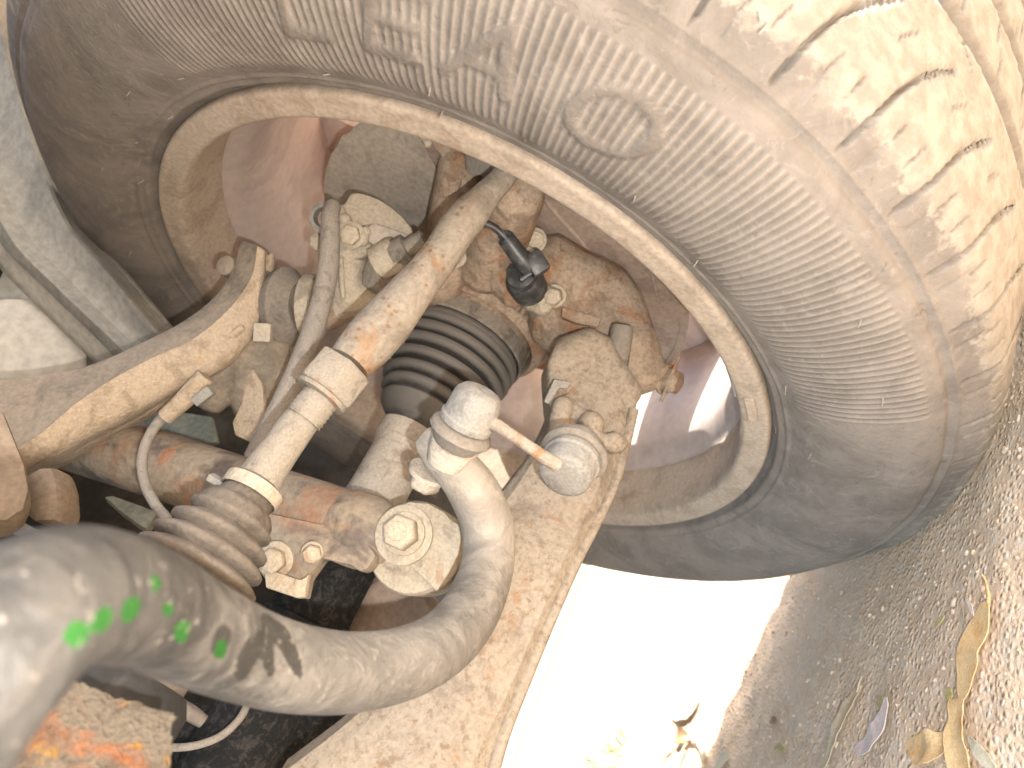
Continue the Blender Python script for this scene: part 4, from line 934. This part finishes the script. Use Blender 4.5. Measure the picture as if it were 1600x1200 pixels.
# things glimpsed in the dark gaps
sub = thing('subframe', 'dark painted subframe beams in the gaps behind the stabiliser bar', 'subframe', (-.45, .25, .25))
part('cross_beam', box((-.62, .26, .36), (.38, 0, 0), (0, .05, 0), (0, 0, .16), .012), M['under'], sub)
part('side_beam', box((-.36, -.05, .46), (.05, 0, 0), (0, .40, 0), (0, 0, .055), .012), M['under'], sub)
part('green_gusset', plate_px([(163, 776), (176, 774), (248, 800), (238, 812), (228, 826), (212, 816), (190, 800)], [(163, 776, .44), (248, 800, .43), (228, 826, .42)], .006, .001), M['greenish'], sub)
part('gusset_plate', plate_px([(196, 664), (262, 640), (330, 650), (340, 690), (300, 700), (250, 690)], [(196, 664, .53), (330, 650, .53), (300, 700, .52)], .006, .002), M['greenish'], sub)
part('lower_channel', plate_px([(196, 1062), (330, 1104), (560, 1112), (520, 1165), (430, 1205), (280, 1215), (262, 1150), (276, 1112)], [(196, 1062, .42), (560, 1112, .44), (280, 1215, .40)], .02, .003), M['black'], sub)
part('bright_strip', plate_px([(366, 1122), (376, 1116), (445, 1166), (428, 1178), (360, 1132)], [(366, 1122, .405), (445, 1166, .405), (360, 1140, .40)], .004, .001), M['steel'], sub)
part('lower_wire', tube_px([(255, 1168, .36, 6), (300, 1166, .36, 6), (345, 1150, .365, 6), (378, 1118, .375, 6), (390, 1085, .39, 6)], 5, seg=12), M['hose'], sub)
part('lower_rod', tube_px([(180, 1060, .36, 12), (230, 1082, .365, 13), (290, 1110, .37, 13), (318, 1128, .372, 10)], 4, seg=18), M['rubber_dust'], sub)
part('round_cover', lathe([(0, .030), (.006, .031), (.010, .027), (.012, .002)], P(620, 975, .46), idir(-.3, -.3, 1), 44), M['shield'], sub)

# ================================================================== LITTER ON THE GROUND
def leaf(path, hw, mat, lift=.004, curl=.05, fold=.02, tipw=.12):
    """path: pixels on the ground, a curled blade with a midrib fold and real thickness"""
    C = np.array([ground_pt(x, y) for x, y in path]); C = catmull(C, 8); n = len(C)
    C[:, 2] = ground_h(C[:, 0], C[:, 1]) + (lift * .5 + .0008) * (1 + .8 * np.sin(np.linspace(0, 5, n)) * curl)
    T = np.gradient(C, axis=0); W = np.array([unit(np.cross(t, (0, 0, 1))) for t in T]); s = np.linspace(0, 1, n)
    w = hw * np.clip(np.sin(math.pi * np.clip(s, .03, .97)) ** .7, tipw, 1) * (1 + .06 * np.sin(s * 23)); V = []
    for i in range(n):
        for t in (-1, -.55, 0, .55, 1): V.append(C[i] + W[i] * w[i] * t + np.array([0, 0, 1]) * (abs(t) ** 1.5 * w[i] * (fold + curl * math.sin(3 * s[i]))))
    F = [(i * 5 + j, i * 5 + j + 1, (i + 1) * 5 + j + 1, (i + 1) * 5 + j) for i in range(n - 1) for j in range(4)]
    m = len(V); V = V + [v - np.array([0, 0, .0005]) for v in V]; F2 = F + [tuple(m + q for q in f[::-1]) for f in F]
    rimv = [i * 5 for i in range(n)] + [(n - 1) * 5 + j for j in range(1, 5)] + [i * 5 + 4 for i in range(n - 2, -1, -1)] + [j for j in range(3, 0, -1)]
    for a, b in zip(rimv, rimv[1:] + rimv[:1]): F2.append((b, a, m + a, m + b))
    return np.array(V), F2
def stem(path, r, lift=.004):
    C = catmull(np.array([ground_pt(x, y) for x, y in path]), 6); C[:, 2] = ground_h(C[:, 0], C[:, 1]) + lift; return sweep(C, np.linspace(r, r * .5, len(C)), 8)
def leaf_thing(name, label, cat, path, hw, mat, st=None, **k):
    b = ground_pt(*path[len(path) // 2]); t = thing(name, label, cat, (b[0], b[1], 0.0), 'dry litter on the ground')
    part('blade', leaf(path, hw, M[mat], **k), M[mat], t, 60)
    if st: part('stalk', stem(st, .0008), M[mat], t)
leaf_thing('dry_leaf', 'long tan dry leaf with a thin red stalk, largest at the right edge', 'leaf', [(1560, 946), (1548, 975), (1532, 1020), (1520, 1062), (1510, 1100)], 0.0101, 'leaf_tan', [(1562, 950), (1561, 932), (1553, 912), (1548, 903)], lift=.006)
leaf_thing('dry_leaf', 'pinkish tan rolled leaf continuing below the largest leaf', 'leaf', [(1503, 1094), (1499, 1130), (1498, 1170), (1500, 1215), (1500, 1240)], 0.0084, 'leaf_tan', lift=.005, tipw=.8, curl=.2)
leaf_thing('dry_leaf', 'pale pink curved leaf lying between two tan leaves', 'leaf', [(1391, 1092), (1384, 1120), (1370, 1145), (1352, 1163), (1334, 1172)], 0.0076, 'leaf_pink', lift=.004)
leaf_thing('dry_leaf', 'greyish twisted leaf with ragged edge reaching the bottom edge', 'leaf', [(1348, 1072), (1336, 1100), (1322, 1130), (1308, 1165), (1290, 1205)], 0.0070, 'leaf_grey', [(1344, 1084), (1350, 1064), (1352, 1058)], lift=.005, curl=.25)
leaf_thing('dry_leaf', 'short ochre curled leaf touching the rolled leaf', 'leaf', [(1420, 1162), (1440, 1172), (1462, 1168), (1484, 1150)], 0.0084, 'leaf_tan', lift=.004, curl=.3)
leaf_thing('dry_leaf', 'narrow pale leaf in the bottom right corner', 'leaf', [(1515, 1152), (1528, 1172), (1540, 1190), (1552, 1208)], .0030, 'leaf_pale', lift=.004)
leaf_thing('dry_leaf', 'white sunlit curled leaf at the edge of the shade', 'leaf', [(1046, 1110), (1062, 1116), (1078, 1108), (1090, 1092)], .012, 'leaf_pale', lift=.005, curl=.2)
leaf_thing('dry_leaf', 'small cream leaf cut off by the bottom edge', 'leaf', [(1122, 1200), (1134, 1190), (1144, 1180)], .007, 'leaf_pale', lift=.006)
husk = thing('dry_husk', 'cream and brown dry husk with drooping strips on the ground', 'husk', tuple(ground_pt(1078, 1160)), 'dry litter on the ground')
part('brown_cap', leaf([(1058, 1158), (1066, 1150), (1076, 1156)], .010, None, lift=.008, curl=.3), M['leaf_brown'], husk, 60)
part('pale_strip', leaf([(1070, 1152), (1092, 1154), (1100, 1172), (1096, 1196), (1088, 1206)], .0052, None, lift=.007, curl=.3, tipw=.6), M['leaf_pale'], husk, 60)
part('pale_strip', leaf([(1072, 1160), (1066, 1176), (1060, 1200)], .0042, None, lift=.006, curl=.25, tipw=.6), M['leaf_pale'], husk, 60)
part('pale_strip', leaf([(1060, 1160), (1040, 1180), (1032, 1196)], .0036, None, lift=.006, curl=.25, tipw=.5), M['leaf_pale'], husk, 60)
for (label, path, hw, mt) in (('tiny yellow straw lying right of the tyre foot', [(1466, 983), (1473, 974), (1480, 964)], .0016, 'leaf_yellow'), ('tiny orange flake left of the greyish leaf', [(1203, 1128), (1208, 1125), (1214, 1127)], .0032, 'leaf_brown'),
      ('tiny yellow curl near the bottom edge', [(1213, 1178), (1220, 1168), (1230, 1174)], .0024, 'leaf_yellow'), ('tiny straw beside the tyre in the dust', [(1452, 806), (1456, 796), (1460, 790)], .0016, 'leaf_yellow'),
      ('pale forked straw left of the largest leaf stalk', [(1518, 940), (1526, 950), (1530, 966)], .0011, 'leaf_pink'), ('small tan crumb leaf beside the pink leaf', [(1370, 1098), (1377, 1096), (1382, 1103)], .0034, 'leaf_yellow'),
      ('cream speck of leaf against the largest leaf', [(1482, 1090), (1486, 1086), (1490, 1092)], .0032, 'leaf_yellow'), ('short straw in the shade under the tyre', [(1338, 966), (1344, 970), (1352, 972)], .0009, 'leaf_pale')):
    b = ground_pt(*path[1]); t = part('straw', leaf(path, hw, None, lift=.003), M[mt], None, 60); tagged(t, label, 'straw', 'dry litter on the ground')

# weeds at the far edge of the shade
def weeds():
    rng = np.random.RandomState(9); V, F = [], []
    for _ in range(60):
        px = rng.uniform(770, 985); py = rng.uniform(1150, 1215); b = ground_pt(max(px, 860 + rng.rand() * 120), py)
        if b[1] > 4.5 or b[1] < .9: continue
        h = rng.uniform(.012, .035); d = np.array([rng.randn() * .4, rng.randn() * .4, 1.0]); d = unit(d); w = unit(np.cross(d, rng.randn(3))) * rng.uniform(.0015, .004); n = len(V)
        for s, kk in ((0, 1), (.5, .8), (1, .1)):
            c = b + d * h * s + np.array([rng.randn(), rng.randn(), 0]) * .004 * s; V += [c - w * kk, c + w * kk]
        F += [(n, n + 1, n + 3, n + 2), (n + 2, n + 3, n + 5, n + 4)]
    if V:
        o = part('weeds', (np.array(V), F), M['leaf_green'], None, 0); tagged(o, 'low green weeds at the sunlit edge of the ground', 'weeds', None, 'stuff')
weeds()
